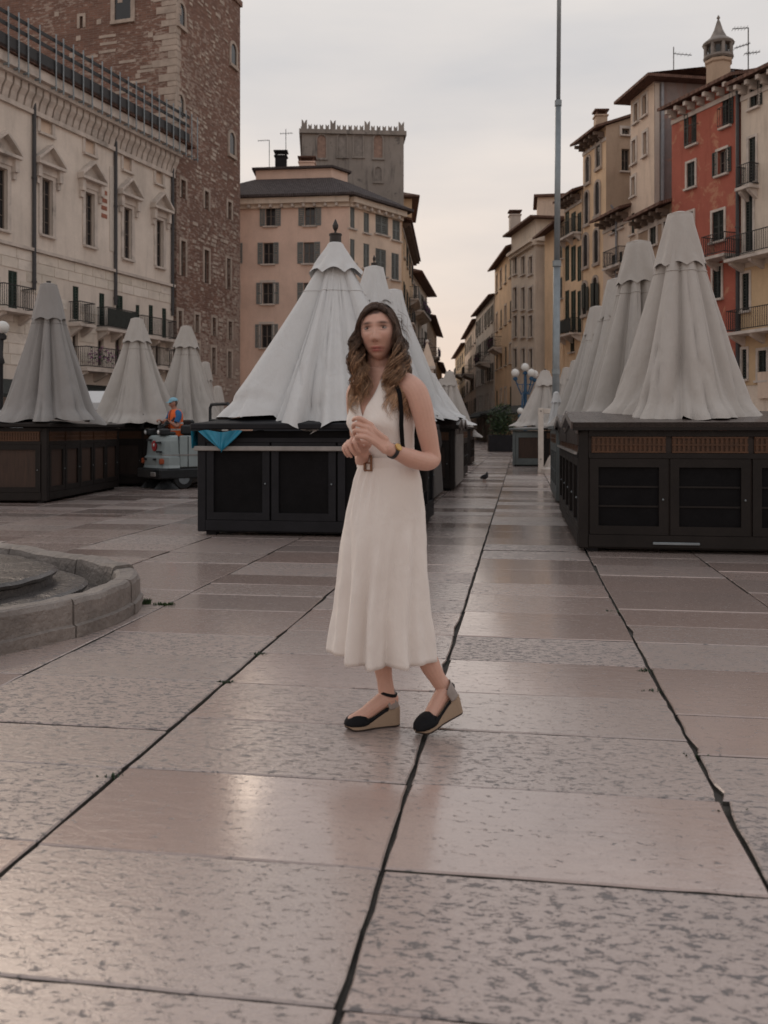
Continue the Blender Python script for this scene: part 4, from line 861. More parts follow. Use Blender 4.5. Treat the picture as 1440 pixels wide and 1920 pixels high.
# ================================================================ stalls
def make_stall(name, label, c, rz, Wd, Dp, He, roof='hip', rise=.16, ov=.1, nf=3, ns=2, frame='stall_frame', panel='stall_brown', amber=True, ledge=None, shelves=False, roofm='roof_metal', group='closed market stalls', plinth=.08, door_in=.03, slats=False, sp='stall_brown', boards=False):
    """closed market stall: front is local -y"""
    o = thing(name, label, 'market stall', c, rz, group); w, d = Wd / 2, Dp / 2
    mb = MB(); mb.box(-w + .06, w - .06, -d + .06, d - .06, .035, plinth); mb.build('plinth', M[frame], o)
    mb = MB()
    for x, y in ((-1, -1), (1, -1), (1, 1), (-1, 1)): mb.box(x * (w - .14) - .06, x * (w - .14) + .06, y * (d - .14) - .06, y * (d - .14) + .06, 0, .035)
    mb.build('foot', M['stall_dark'], o)
    mb = MB(); mb.box(-w + .035, w - .035, -d + .035, d - .035, plinth, He - .02); mb.build('carcass', M[sp], o)
    zt = He - (.24 if amber else .1); pm = cached(('post', frame, He, plinth), lambda: (lambda m: (m.bbox(-.05, .05, -.05, .05, plinth - .04, He - .01, .008), m.mesh('corner_post', M[frame]))[-1])(MB()))
    for x, y in ((-1, -1), (1, -1), (1, 1), (-1, 1)): link('corner_post', pm, o, (x * (w - .05), y * (d - .05), 0))
    def side(n, L, org, ang, kind):
        T_ = Matrix.Translation(org) @ Matrix.Rotation(ang, 4, 'Z')
        rail = MB(); 
        for z0, z1 in ((plinth - .02, plinth + .1), (zt - .05, zt)): rail.box(-L / 2 + .1, L / 2 - .1, -.004, .034, z0, z1)
        if amber: rail.box(-L / 2 + .1, L / 2 - .1, -.004, .034, He - .07, He - .012)
        r_ = rail.build('rail', M[frame], o); r_.matrix_local = T_
        bw = (L - .2) / n
        if kind == 'slat':
            k = int((L - .2) / .14); sm_ = cached(('slat', round(He, 2)), lambda: (lambda m: (m.box(-.028, .028, -.02, .02, plinth + .02, He - .12), m.mesh('slat', M['ledge']))[-1])(MB()))
            for i in range(k): s_ = link('slat', sm_, o); s_.matrix_local = T_ @ Matrix.Translation((-L / 2 + .1 + (i + .5) * (L - .2) / k, -.0, 0))
            return
        def dm():
            m = MB(); b = .085; x0, x1, z0, z1 = -bw / 2 + .012, bw / 2 - .012, plinth + .105, zt - .055
            m.box(x0, x0 + b, 0, .034, z0, z1, 0); m.box(x1 - b, x1, 0, .034, z0, z1, 0); m.box(x0 + b, x1 - b, 0, .034, z0, z0 + b, 0); m.box(x0 + b, x1 - b, 0, .034, z1 - b, z1, 0)
            m.quad([(x0 + b, door_in, z0 + b), (x1 - b, door_in, z0 + b), (x1 - b, door_in, z1 - b), (x0 + b, door_in, z1 - b)], 1)
            return m.mesh('door_panel', [M[frame], M[panel if kind != 'b' else sp]])
        dme = cached(('door', round(bw, 3), frame, panel, He, kind, amber), dm)
        am = cached(('amb', round(bw, 3), He), lambda: lattice(bw, He)) if amber else None
        for i in range(n):
            x = -L / 2 + .1 + (i + .5) * bw
            q = link('door_panel', dme, o); q.matrix_local = T_ @ Matrix.Translation((x, 0, 0))
            if shelves and kind == 'f':
                m = MB()
                for kz in (1, 2): z = lerp(plinth + .19, zt - .14, kz / 3); m.box(-bw / 2 + .1, bw / 2 - .1, .018, .03, z - .009, z + .009)
                m.build('cross_bar', M[frame], q)
            if amber: a_ = link('lattice_panel', am, o); a_.matrix_local = T_ @ Matrix.Translation((x, 0, 0))
            h_ = cached('hdl', lambda: (lambda m: (m.ball((0, -.012, 0), .012, 6), m.mesh('handle', M['steel']))[-1])(MB()))
            link('handle', h_, q, (bw / 2 - .06, -.0, (plinth + zt) / 2))
        if boards:
            m = MB(); k = int(L / .12)
    side(nf, Wd, (0, -d, 0), 0, 'f'); side(nf, Wd, (0, d, 0), math.pi, 'b'); side(ns, Dp, (w, 0, 0), R(90), 'slat' if slats else 's'); side(ns, Dp, (-w, 0, 0), R(-90), 's')
    if ledge is not None:
        m = MB(); m.bbox(-w - .035, w + .035, -d - .035, d + .035, ledge, ledge + .055, .008); m.build('ledge', M['ledge'], o)
    x, y = w + ov, d + ov; th = .07
    if roof == 'hip':
        m = MB(); m.bbox(-x, x, -y, y, He, He + th, .012); m.build('roof_edge', M[frame], o)
        i = min(x, y) * .92; m = MB(); m.rings([[(-x + .02, -y + .02, He + th), (x - .02, -y + .02, He + th), (x - .02, y - .02, He + th), (-x + .02, y - .02, He + th)], [(-x + i, -y + i, He + th + rise), (x - i, -y + i, He + th + rise), (x - i, y - i, He + th + rise), (-x + i, y - i, He + th + rise)]], caps=True); fixn(m.build('roof', M[roofm], o))
    else:                                          # gables towards the lane: n ridges running across
        ng = roof; span = 2 * y / ng
        for gi in range(ng):
            y0 = -y + gi * span; ym, y1 = y0 + span / 2, y0 + span; z0 = He + th; m = MB()
            for xa, xb in ((-x, x),):
                lo = [(y0, z0 - .05), (ym, z0 + rise - .05), (y1, z0 - .05)]; hi = [(y0, z0), (ym, z0 + rise), (y1, z0)]
                prof = lo[::1] + hi[::-1]
                m.rings([[(xa, yy, zz) for yy, zz in prof], [(xb, yy, zz) for yy, zz in prof]], caps=True)
            rr_ = fixn(m.build('roof', M[roofm], o))
            for sg in (-1, 1):
                for q, (dx_, dz_) in enumerate(((.0, .0), (-.05, -.05))):     # stepped barge boards
                    b_ = MB(); xx = sg * (x + .018 + dx_); xi = sg * (x + .002 + dx_); zz = z0 + dz_ - .012
                    pr = [(y0 + .004, zz - .055), (ym, zz + rise - .055), (y1 - .004, zz - .055), (y1 - .004, zz + .02), (ym, zz + rise + .02), (y0 + .004, zz + .02)]
                    b_.rings([[(xi, yy, z_) for yy, z_ in pr], [(xx, yy, z_) for yy, z_ in pr]], caps=True); fixn(b_.build('barge_board', M['roof_metal'], o))
                nb = 9
                for k in range(nb):
                    ya, yb = lerp(y0 + .06, y1 - .06, k / nb) + .006, lerp(y0 + .06, y1 - .06, (k + 1) / nb) - .006; hh = lambda yy: z0 - .06 + rise * (1 - abs(yy - ym) / (span / 2))
                    b_ = MB(); xx = sg * (w + .012)
                    b_.rings([[(xx, ya, He - .16), (xx, yb, He - .16), (xx, yb, hh(yb)), (xx, (ya + yb) / 2, max(hh((ya + yb) / 2), hh(ya), hh(yb)) if ya < ym < yb else hh((ya + yb) / 2)), (xx, ya, hh(ya))], [(xx - sg * .02, ya, He - .16), (xx - sg * .02, yb, He - .16), (xx - sg * .02, yb, hh(yb)), (xx - sg * .02, (ya + yb) / 2, hh((ya + yb) / 2)), (xx - sg * .02, ya, hh(ya))]], caps=True); fixn(b_.build('gable_board', M['stall_brown'], o))
            for sg in (-1, 1):
                b_ = MB(); xx = sg * (w - .01); b_.rings([[(xx, y0 + .02, He - .03), (xx, y1 - .02, He - .03), (xx, ym, z0 + rise - .07)], [(xx - sg * .02, y0 + .02, He - .03), (xx - sg * .02, y1 - .02, He - .03), (xx - sg * .02, ym, z0 + rise - .07)]], caps=True); fixn(b_.build('gable', M[frame], o))
        m = MB(); m.box(-x, x, -y, -y + .05, He - .01, He + th - .001); m.box(-x, x, y - .05, y, He - .01, He + th - .001); m.build('roof_edge', M[frame], o)
    return o
def lattice(bw, He):
    m = MB(); x0, x1, z0, z1 = -bw / 2 + .03, bw / 2 - .03, He - .235, He - .075
    m.box(x0, x1, .018, .03, z0, z1, 0); n = int((x1 - x0) / .045)
    for i in range(n): x = x0 + (x1 - x0) * (i + .5) / n; m.box(x - .012, x + .012, .004, .018, z0, z1, 0)
    for z in (z0, (z0 + z1) / 2 - .008, z1 - .016): m.box(x0, x1, -.001, .004, z, z + .016, 0)
    return m.mesh('lattice_panel', M['amber'])
# middle stall
ms = make_stall('market_stall', 'nearest black market stall with pale ledge, draped by the big white umbrella', UV(-2.47, 11.45), -PA, 2.55, 2.5, 1.24, rise=.2, ov=.07, nf=3, ns=3, frame='stall_dark', panel='stall_hole', amber=False, ledge=.99, roofm='stall_dark', sp='stall_hole')
# right stall
rs_ = make_stall('market_stall', 'dark brown stall with amber lattice strip and two gables, right foreground', UV(1.86, 11.6), -PA, 2.55, 4.5, 1.24, roof=2, rise=.13, ov=.06, nf=3, ns=5, frame='stall_frame', panel='stall_hole', shelves=True, ledge=None)
lm = MB(); lm.box(-.015, .015, 0, .1, 0, .027); lme = lm.mesh('ledge_block', M['ledge'])
for k in range(28): link('ledge_block', lme, rs_, (-1.3, -2.2 + k * .157, .985))
lm = MB(); lm.bbox(-1.0, -.55, -2.275, -2.252, .09, .115, .004); o = lm.build('handle', M['steel'], rs_); o.location.x = .45
# left stalls
ls = make_stall('market_stall', 'walnut panelled stall with five side doors, left of the sweeper', (-7.55, 17.15, 0), R(-1.5), 3.9, 3.8, 1.28, rise=.2, ov=.1, nf=3, ns=5, panel='stall_wood', sp='stall_brown')
l2 = make_stall('market_stall', 'brown stall half hidden behind the grey sweeper', (-6.2, 21.6, 0), R(-1.5), 4.0, 3.4, 1.28, rise=.2, ov=.1, nf=4, ns=3, panel='stall_brown')
# left row receding behind the middle stall
row = []
labels = ['second stall of the middle row, wrapped in a brown tarp beside the woman', 'stall with pale vertical slats on its lane side, third in the middle row', 'dark stall after the slatted one in the middle row', 'small dark stall far down the middle row, fifth', 'farthest dark stall at the end of the middle row']
for i, (u, v, w, d) in enumerate(((-2.95, 15.9, 2.6, 2.4), (-2.6, 19.6, 2.6, 2.6), (-2.75, 24.2, 2.6, 2.6), (-3.0, 33.0, 2.6, 2.8), (-3.7, 44.5, 2.6, 3.0))):
    row.append(make_stall('market_stall', labels[i], UV(u, v), -PA, w, d, 1.26, rise=.16, ov=.08, nf=3, ns=4, slats=(i == 1), panel='stall_brown', roof='hip' if i != 1 else 2))
# tarp over the second one
def tarp(name, label, c, rz, w, d, z, drop, mt, hood):
    o = thing(name, label, 'tarpaulin', c, rz); mb = MB(); n = 30; rings = []
    base = [(-w, -d), (w, -d), (w, d), (-w, d)]
    def per(t, ex):
        k = int(t * 4) % 4; f_ = t * 4 - int(t * 4); (x0, y0), (x1, y1) = base[k], base[(k + 1) % 4]
        x, y = lerp(x0, x1, f_), lerp(y0, y1, f_); return x * (1 + ex / w), y * (1 + ex / d)
    for ex, zz in ((-w * .6, z + .26), (-.15, z + .14), (.03, z + .05), (.07, z - .1), (.08, z - .4), (.10, z - .7), (.12, .06)):
        r = []
        for i in range(80):
            x, y = per(i / 80, ex); q = noise.noise(Vector((x * 2.3, y * 2.3, zz * .8))); 
            k = .05 * smooth(z, 0, zz); r.append((x * (1 + q * k), y * (1 + q * k), zz + q * .04))
        rings.append(r)
    mb.rings(rings, caps=False); mb.build('sheet', M[mt], o, smoothed=True)
    hd = MB(); rings = []
    for ex, zz in ((-w * .62, z + .29), (-.14, z + .17), (.05, z + .08), (.10, z - .08), (.12, z - .3 )):
        r = []
        for i in range(80):
            x, y = per(i / 80, ex); q = noise.noise(Vector((x * 2.3, y * 2.3, zz + 5))); r.append((x, y, zz + q * .12 * smooth(z, z - .3, zz)))
        rings.append(r)
    hd.rings(rings); hd.build('top_sheet', M[hood], o, smoothed=True); return o
tp_ = tarp('tarpaulin', 'brown and black tarp wrapped round the second stall of the middle row', UV(-2.95, 15.9), -PA, 1.36, 1.26, 1.24, 0, 'tarp_brown', 'stall_dark')
# right row receding
r2 = make_stall('market_stall', 'narrow dark stall end right behind the gabled stall', UV(1.9, 16.9), -PA, 2.6, 3.0, 1.24, rise=.12, ov=.05, nf=3, ns=4, frame='stall_slate', panel='stall_wood')
r3 = make_stall('market_stall', 'slate green stall with wood door and glazed pane, beside the blue lamp', UV(.95, 32.3), -PA, 2.4, 2.6, 1.22, rise=.1, ov=.12, nf=2, ns=3, frame='stall_slate', panel='stall_wood', amber=False, roofm='ledge', sp='stall_slate')
r4 = make_stall('market_stall', 'brown stall between the white post and the slate green stall', UV(1.75, 28.2), -PA, 2.2, 2.4, 1.22, rise=.12, ov=.05, nf=2, ns=3, panel='stall_wood')

# ================================================================ umbrellas
def canopy_mesh(H, zb, rt, rx, ry, seed, n=7, amp=.2, sq=2.0, hem=.05, top=0., belly=1.0, nseg=150, nrow=46, mt='cloth', flare=.10, hemfn=None, radfn=None, z_end=None, crease=1.0):
    rr = random.Random(seed); cuts = sorted([(i + rr.uniform(-.22, .22)) / n for i in range(n)]); am = [amp * rr.uniform(.65, 1.3) for _ in range(n)]; hz = [rr.uniform(-hem, hem) for _ in range(n)]; sk = [rr.choice((.62, .75, 1.0, 1.35, 1.6)) for _ in range(n)]
    rings = []
    for k in range(nrow):
        t = k / (nrow - 1); ring = []
        for j in range(nseg):
            a = j / nseg; lo = max([c for c in cuts if c <= a], default=cuts[-1] - 1); i = cuts.index(lo) if lo in cuts else n - 1; hi = cuts[i + 1] if i + 1 < n else cuts[0] + 1
            u = (a - lo) / ((cuts[(i + 1) % n] - lo) % 1 or 1); uu = min(1, max(0, u)); lobe = math.sin(math.pi * (uu ** sk[i])) ** .75
            th = 2 * math.pi * a; c, s = math.cos(th), math.sin(th)
            e = (abs(c / rx) ** sq + abs(s / ry) ** sq) ** (-1 / sq)
            if radfn: e *= radfn(th)
            A_ = am[i] * 1.5 * smooth(0, .18, t) * (1 - .3 * smooth(.75, 1, t))
            base = rt + (e - rt) * (t ** belly)
            r = base * (1 - A_ * (1 - lobe)) * (1 + flare * smooth(.9, 1., t) * (.4 + lobe))
            w_ = noise.noise(Vector((c * 2.2, s * 2.2, t * 2.2 + seed))) * .035 * smooth(.1, .6, t) + noise.noise(Vector((c * 5, s * 5, t * 7 + seed * 3))) * .035 * smooth(.55, 1, t)
            w_ += noise.noise(Vector((th * 6, t * 1.4, seed * 1.7))) * .012 * smooth(.1, .4, t)
            cr_ = (1 - abs(noise.noise(Vector((c * 3.1 + 9, s * 3.1, t * .55 + seed * 2.3)))) * 1.6); cr2 = (1 - abs(noise.noise(Vector((c * 2.2, s * 2.2 + 5, t * 3.2 + seed)))) * 1.8)
            w_ -= crease * (.11 * max(0, cr_) ** 7 * smooth(.08, .35, t) + .035 * max(0, cr2) ** 8 * smooth(.4, .8, t))
            r *= 1 + w_
            z = H - (H - zb) * t + smooth(.85, 1, t) * (hz[i] + (lobe - .6) * -.05 + noise.noise(Vector((c * 4, s * 4, seed))) * hem * .8)
            if hemfn: z += hemfn(th) * smooth(.8, 1, t)
            ring.append((r * c, r * s, z))
        rings.append(ring)
    mb = MB(); mb.rings(rings); return mb.mesh('canopy', M[mt], True), rings[int(nrow * .29)]
def vent_mesh(H, rt, hh, re, seed, n=8, mt='cloth', dome=.06, scal=.05):
    rr = random.Random(seed + 99); rings = [[(.01 * math.cos(2 * math.pi * j / 96), .01 * math.sin(2 * math.pi * j / 96), H + dome) for j in range(96)]]
    ph = rr.random() * 6
    for k in range(1, 18):
        t = k / 17; ring = []
        for j in range(96):
            th = 2 * math.pi * j / 96; lobe = abs(math.cos(n * th / 2 + ph))
            w_ = noise.noise(Vector((math.cos(th) * 2.5, math.sin(th) * 2.5, t * 2 + seed))) * .12 * t
            if t < .22: q = t / .22; r = rt * math.sin(q * math.pi / 2) * 1.0; z = H + dome * math.cos(q * math.pi / 2)
            else: q = (t - .22) / .78; r = rt + (re - rt) * q; z = H - hh * q - scal * (1 - lobe) * smooth(.7, 1, q) + scal * .5 * smooth(.7, 1, q)
            r *= (1 - .10 * lobe * smooth(.1, .6, t) + w_)
            ring.append((r * math.cos(th), r * math.sin(th), z))
        rings.append(ring)
    mb = MB(); mb.rings(rings); return mb.mesh('top_flap', M[mt], True)
def umbrella(label, c, zb, H, rx, ry, seed, rz=0, mt='cloth', finial=False, n=7, amp=.2, sq=2.2, rt=.125, cap=(.52, .27), belly=1.2, hem=.05, flare=.10, hemfn=None, radfn=None, lean=0, capscal=.05, nseg=150):
    o = thing('market_umbrella', label, 'umbrella', (c[0], c[1], zb), rz, 'closed market umbrellas'); h = H - zb
    me, _ = canopy_mesh(h, 0.01, rt * (.95 if belly > 1.15 else .7), rx, ry, seed, n, amp, sq, hem, mt=mt, belly=belly, flare=flare, hemfn=hemfn, radfn=radfn, nseg=nseg); cn_ = link('canopy', me, o); sm2 = MB(); sm2.tube([Vector((p[0] * 1.006, p[1] * 1.006, p[2])) for p in _ + [_[0]]], .007, 5); sm2.build('seam', M[mt], cn_)
    link('top_flap', vent_mesh(h - .03, rt, cap[0], cap[1], seed, mt=mt, scal=capscal), o)
    mb = MB(); mb.tube([(0, 0, -.1), (0, 0, h - .02)], .035, 8); mb.build('pole', M['finial'], o)
    if seed % 2 == 0 or seed < 20:
        tt = .55 + (seed % 5) * .07                                  # tie strap hanging round the folds
    if finial:
        mb = MB(); mb.lathe([(.0, .02), (.10, .02), (.10, .03), (.095, .17), (.105, .175), (.105, .2), (.02, .22), (.018, .25), (.045, .30), (.05, .34), (.03, .39), (.008, .44), (0.001, .45)], 16) if finial == 1 else mb.lathe([(.0, .02), (.085, .02), (.085, .17), (.095, .18), (.0, .2)], 12)
        fo_ = mb.build('finial', M['finial'], o, (0, 0, h - .03)); fo_.scale = (.8, .8, .78) if seed == 5 else (.45, .45, .5)
    if lean: o.rotation_euler = (0, lean, rz)
    return o
def top_at(px, py, H): 
    Y = (H - CH) * F / (HY - py); return Vector(((px - CX) / F * Y, Y, 0))
# big white one over the middle stall: hem pulled out to the roof corners
mc = UV(-2.36, 11.5)
def big_rad(th):
    d = math.degrees(th) % 360; return 1 + .06 * math.exp(-((d - 262) / 3.5) ** 2) - .05 * math.exp(-((d - 269) / 3) ** 2) + .06 * math.exp(-((d - 276) / 3.5) ** 2) - .04 * math.exp(-((d - 282) / 3) ** 2) + .035 * math.exp(-((d - 228) / 5) ** 2) + .04 * math.exp(-((d - 310) / 4) ** 2)
def big_hem(th):
    d = 0
    for a0, dp, wd in ((R(-92), -.13, .16), (R(-60), -.20, .14), (R(-128), .0, .2), (R(-108), -.06, .1)):
        x = (th - a0 + math.pi) % (2 * math.pi) - math.pi; d += 1.25 * dp * max(0, 1 - abs(x) / (wd * 1.3))
    return d
umbrella('big white umbrella tented over the nearest black stall, with bronze finial', mc, 1.38, 3.64, 1.34, 1.34, 5, rz=-PA, mt='cloth_white', finial=1, n=6, amp=.15, sq=4.2, rt=.11, cap=(.36, .37), belly=1.12, hem=.035, flare=.02, hemfn=big_hem, radfn=big_rad, capscal=.07, nseg=260)
# right row
t1 = top_at(1275, 402, 3.6); umbrella('tall pale grey umbrella on the right stall, the nearest and highest', (t1.x, t1.y), 1.33, 3.6, .80, .80, 12, mt='cloth_pale', n=7, amp=.24, rt=.14, cap=(.55, .29))
t2 = top_at(1210, 449, 3.6); umbrella('grey umbrella squeezed just behind the highest one on the right', (t2.x, t2.y + .3), 1.33, 3.62, .72, .74, 13, mt='cloth', n=8, amp=.28, rt=.16, cap=(.5, .28))
t3 = top_at(1158, 525, 3.5); umbrella('grey umbrella third along the right row, leaning left at its foot', (t3.x, t3.y), 1.33, 3.5, .78, .8, 14, mt='cloth', n=7, amp=.26, rt=.16, cap=(.55, .3))
t4 = top_at(1135, 568, 3.5); umbrella('fourth grey umbrella of the right row, mostly hidden, with loose tied folds', (t4.x, t4.y + .6), 1.33, 3.5, .9, .85, 15, mt='cloth', n=6, amp=.24, rt=.15, cap=(.5, .28))
t5 = top_at(1078, 677, 3.3); umbrella('small grey umbrella just right of the flagpole foot', (t5.x, t5.y), 1.3, 3.3, .8, .8, 16, mt='cloth', n=7, amp=.22)
t6 = top_at(1062, 690, 3.3); umbrella('small grey umbrella touching the flagpole from behind', (t6.x, t6.y), 1.3, 3.3, .8, .8, 17, mt='cloth', n=7, amp=.22)
t7 = top_at(1018, 697, 3.25); umbrella('grey umbrella spread over the slate green stall by the blue lamp', (UV(.95, 32.3).x - .08, UV(.95, 32.3).y), 1.32, 3.3, .95, .9, 18, mt='cloth_pale', n=6, amp=.2, rt=.16, cap=(.5, .4), finial=2, radfn=lambda th: 1 + .25 * max(0, -math.cos(th)))
umbrella('small slim white umbrella tied shut beside the white post', P(1043, 0, 17.6).xy, 1.34, 1.95, .17, .17, 19, mt='cloth_white', n=6, amp=.2, rt=.06, cap=(.16, .11), capscal=.02)
# middle row behind the big one
for i, (u, v, H, fin, r) in enumerate(((-2.16, 13.4, 3.66, 1, .95), (-2.14, 15.4, 3.62, 0, 1.05), (-2.3, 18.6, 3.15, 0, 1.15), (-2.4, 21.9, 2.9, 0, 1.15), (-2.55, 26.0, 2.85, 0, 1.2))):
    umbrella(['umbrella with reddish finial directly behind the big white one', 'round topped umbrella on the tarp wrapped stall behind the big white one', 'umbrella whose edge slopes down behind the woman hair', 'pale umbrella showing beside the woman shoulder', 'umbrella low behind the woman upper arm'][i], UV(u, v), 1.34 + .1 * (i < 3), H, r, r, 30 + i, mt='cloth_white', finial=fin, n=7, amp=.2, rt=.15, cap=(.5, .3))
for i, (px_, py, H) in enumerate(((848, 697, 3.4), (830, 711, 3.3))):
    t_ = top_at(px_, py, H); umbrella(['far umbrella with dark knob, rightmost in the middle row', 'far umbrella left of the dark knobbed one at the end of the middle row'][i], (t_.x - (.1 if i == 0 else 0), t_.y), .95, H, 1.15, 1.1, 40 + i, mt='cloth', finial=2, n=7, amp=.2, rt=.15, cap=(.5, .34))
# left group
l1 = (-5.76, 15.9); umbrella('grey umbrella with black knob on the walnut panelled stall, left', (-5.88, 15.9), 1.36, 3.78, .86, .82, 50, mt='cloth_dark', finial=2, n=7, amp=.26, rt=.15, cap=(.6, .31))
t_ = top_at(265, 598, 3.7); umbrella('grey umbrella left of the sweeper driver', (t_.x - .1, t_.y), 1.33, 3.7, .98, .95, 51, mt='cloth', n=6, amp=.22, rt=.14, cap=(.5, .33))
t_ = top_at(331, 612, 3.7); umbrella('grey umbrella right behind the sweeper driver', (t_.x + .1, t_.y + .6), 1.33, 3.76, .95, .95, 52, mt='cloth', n=6, amp=.22, rt=.14, cap=(.5, .33))
for i, (px_, py, H, r) in enumerate(((385, 680, 3.2, .5), (365, 676, 3.2, .5), (408, 725, 2.6, .38))):
    t_ = top_at(px_, py, H); umbrella(['small slim umbrella between the tower base and the big white umbrella', 'small slim umbrella half hidden left of its twin below the tower', 'smallest beige umbrella just left of the big white tent edge'][i], (t_.x, t_.y), .9, H, r, r, 60 + i, mt='cloth', n=6, amp=.2, rt=.13, cap=(.5, .24))
umbrella('white umbrella cut off by the left edge of the photo', (-9.25, 19.0), 1.3, 3.4, 1.35, 1.2, 70, mt='cloth_white', n=6, amp=.12, sq=3)
tent = thing('white_canopy', 'low white canopy roof between two left umbrellas', 'canopy', (-7.95, 25.0, 0)); mb = MB(); mb.rings([[(-2, -1.2, 1.75), (2, -1.2, 1.75), (2, 1.2, 1.75), (-2, 1.2, 1.75)], [(-2, -1.2, 1.95), (2, -1.2, 1.95), (2, 1.2, 1.95), (-2, 1.2, 1.95)], [(-1, -.1, 2.3), (1, -.1, 2.3), (1, .1, 2.3), (-1, .1, 2.3)]], caps=True); fixn(mb.build('roof_sheet', M['cloth_white'], tent))
mb = MB()
for x in (-1.9, 1.9):
    for y in (-1.1, 1.1): mb.tube([(x, y, 0), (x, y, 1.76)], .03, 6)
mb.build('frame', M['steel'], tent)
# turquoise tarp stuffed under the roof of the middle stall
tt = thing('turquoise_sheet', 'crumpled turquoise plastic sheet hanging from the black stall roof corner', 'plastic sheet', UV(-2.47, 11.45) , -PA)
mb = MB(); rings = []
N_ = 40
for k in range(14):
    t = k / 13; ring = []
    for j in range(N_ + 1):
        s_ = j / N_; half = .27 * (1 - t ** 1.1); x = -1.27 + .30 + .02 * t + (s_ - .5) * 2 * half; pl = math.sin(s_ * 17 + 2.0 * t) * .018 + math.sin(s_ * 31) * .008
        ring.append((x, -1.30 - .02 + pl * (1 - .4 * t) - .03 * math.sin(math.pi * s_) * t, 1.22 - .235 * t - (.0 if t else 0) + .012 * math.sin(s_ * 9)))
    rings.append(ring)
mb.rings(rings, closed=False); mb.build('sheet', M['tarp_blue'], tt, smoothed=True)
mb = MB(); rings = []
for k in range(8):
    t = k / 7; rings.append([(-1.31 - .02 + math.sin(j * .9 + t) * .012, -1.32 + .5 * j / 12 * (1 - .5 * t), 1.22 - .2 * t) for j in range(13)])
mb.rings(rings, closed=False); mb.build('side_sheet', M['tarp_blue'], tt, smoothed=True)
# ================================================================ fountain
FPOLY = [(-2.75, 4.25), (-1.76, 5.30), (-1.64, 6.42), (-2.22, 7.12), (-3.75, 8.35), (-5.55, 8.45), (-6.75, 7.2), (-6.85, 5.6), (-5.7, 4.1), (-4.2, 3.7)]
fcv = Vector((-4.2, 6.2))
def chaikin(p, n):
    for _ in range(n):
        q = []
        for a, b in zip(p, p[1:] + p[:1]): q += [(a[0] * .75 + b[0] * .25, a[1] * .75 + b[1] * .25), (a[0] * .25 + b[0] * .75, a[1] * .25 + b[1] * .75)]
        p = q
    return p
FC = [Vector(q) - fcv for q in chaikin(FPOLY, 3)]; nF = len(FC)
FN = []
for i in range(nF): d = (FC[(i + 1) % nF] - FC[i - 1]).normalized(); FN.append(Vector((d.y, -d.x)))
def fcurve(off, k=2):
    out = []
    for i in range(nF):
        for j in range(k):
            t = j / k; p = FC[i].lerp(FC[(i + 1) % nF], t); n_ = FN[i].lerp(FN[(i + 1) % nF], t); out.append(p - n_ * off)
    return out
fo = thing('fountain', 'low stone fountain with stepped centre and worn block rim, cut by the left edge', 'fountain', (fcv.x, fcv.y, 0))
rf_ = random.Random(8); NB_ = 16; per = nF * 2 / NB_; fst = []
for k in range(NB_):
    z0 = .245 + rf_.uniform(-.012, .01); wob = rf_.uniform(-.012, .012); rings = []; cut = k in (2, 3)
    idx = [k * per + per * q / 6 for q in range(7)]; idx[0] += .06; idx[-1] -= .06
    def at(i, off):
        i = i % (nF * 2); a = int(i); f_ = i - a; c_ = fcurve.cache.setdefault(round(off, 4), fcurve(off)); return c_[a].lerp(c_[(a + 1) % (nF * 2)], f_)
    if not hasattr(fcurve, 'cache'): fcurve.cache = {}
    for q, i in enumerate(idx):
        e = .02 * noise.noise(Vector((i * .9, k, 1))) + .012 * noise.noise(Vector((i * 3.1, k, 5))); chip = .03 * max(0, noise.noise(Vector((i * 1.7, 2, k)))); zt = z0 - chip
        prof = [(-.02, .0), (-.022, .07 + e), (0, .08 + e), (.0, zt - .035), (.012, zt - .008), (.035, zt), (.13, zt - .004), (.155, zt - .02), (.165, zt - .06), (.18, .05), (.18, 0)]
        rings.append([(p.x, p.y, z) for (o_, z) in prof for p in (at(i, round(o_ + wob, 3)) + FN[int(i / 2) % nF] * e * (1 if .01 < z < zt - .01 and o_ < .1 else 0),)])
    mb = MB(); mb.rings(rings, caps=True); fixn(mb.build('rim_block', M['fstone'], fo))
def fslab(nm, prof, mt):
    mb = MB(); rings = []
    for off, z in prof:
        c_ = fcurve(off, 3) if off < 9 else None
        rings.append([(p.x * (1 if off < 2.2 else .02), p.y * (1 if off < 2.2 else .02), z + (.008 * noise.noise(Vector((p.x * 7, p.y * 7, 4))) if z > .15 else 0)) for p in fcurve(min(off, 1.2), 3)])
    mb.rings(rings); return fixn(mb.build(nm, M[mt], fo))
fslab('basin_floor', [(.15, .075), (.9, .085)], 'fdark'); fslab('lower_step', [(.37, .05), (.37, .13), (.345, .145), (.335, .17), (.36, .186), (.42, .19), (.7, .188)], 'fdark'); fslab('upper_step', [(.57, .17), (.57, .235), (.545, .25), (.535, .27), (.56, .288), (.62, .292), (1.2, .295), (3, .298)], 'fdark')
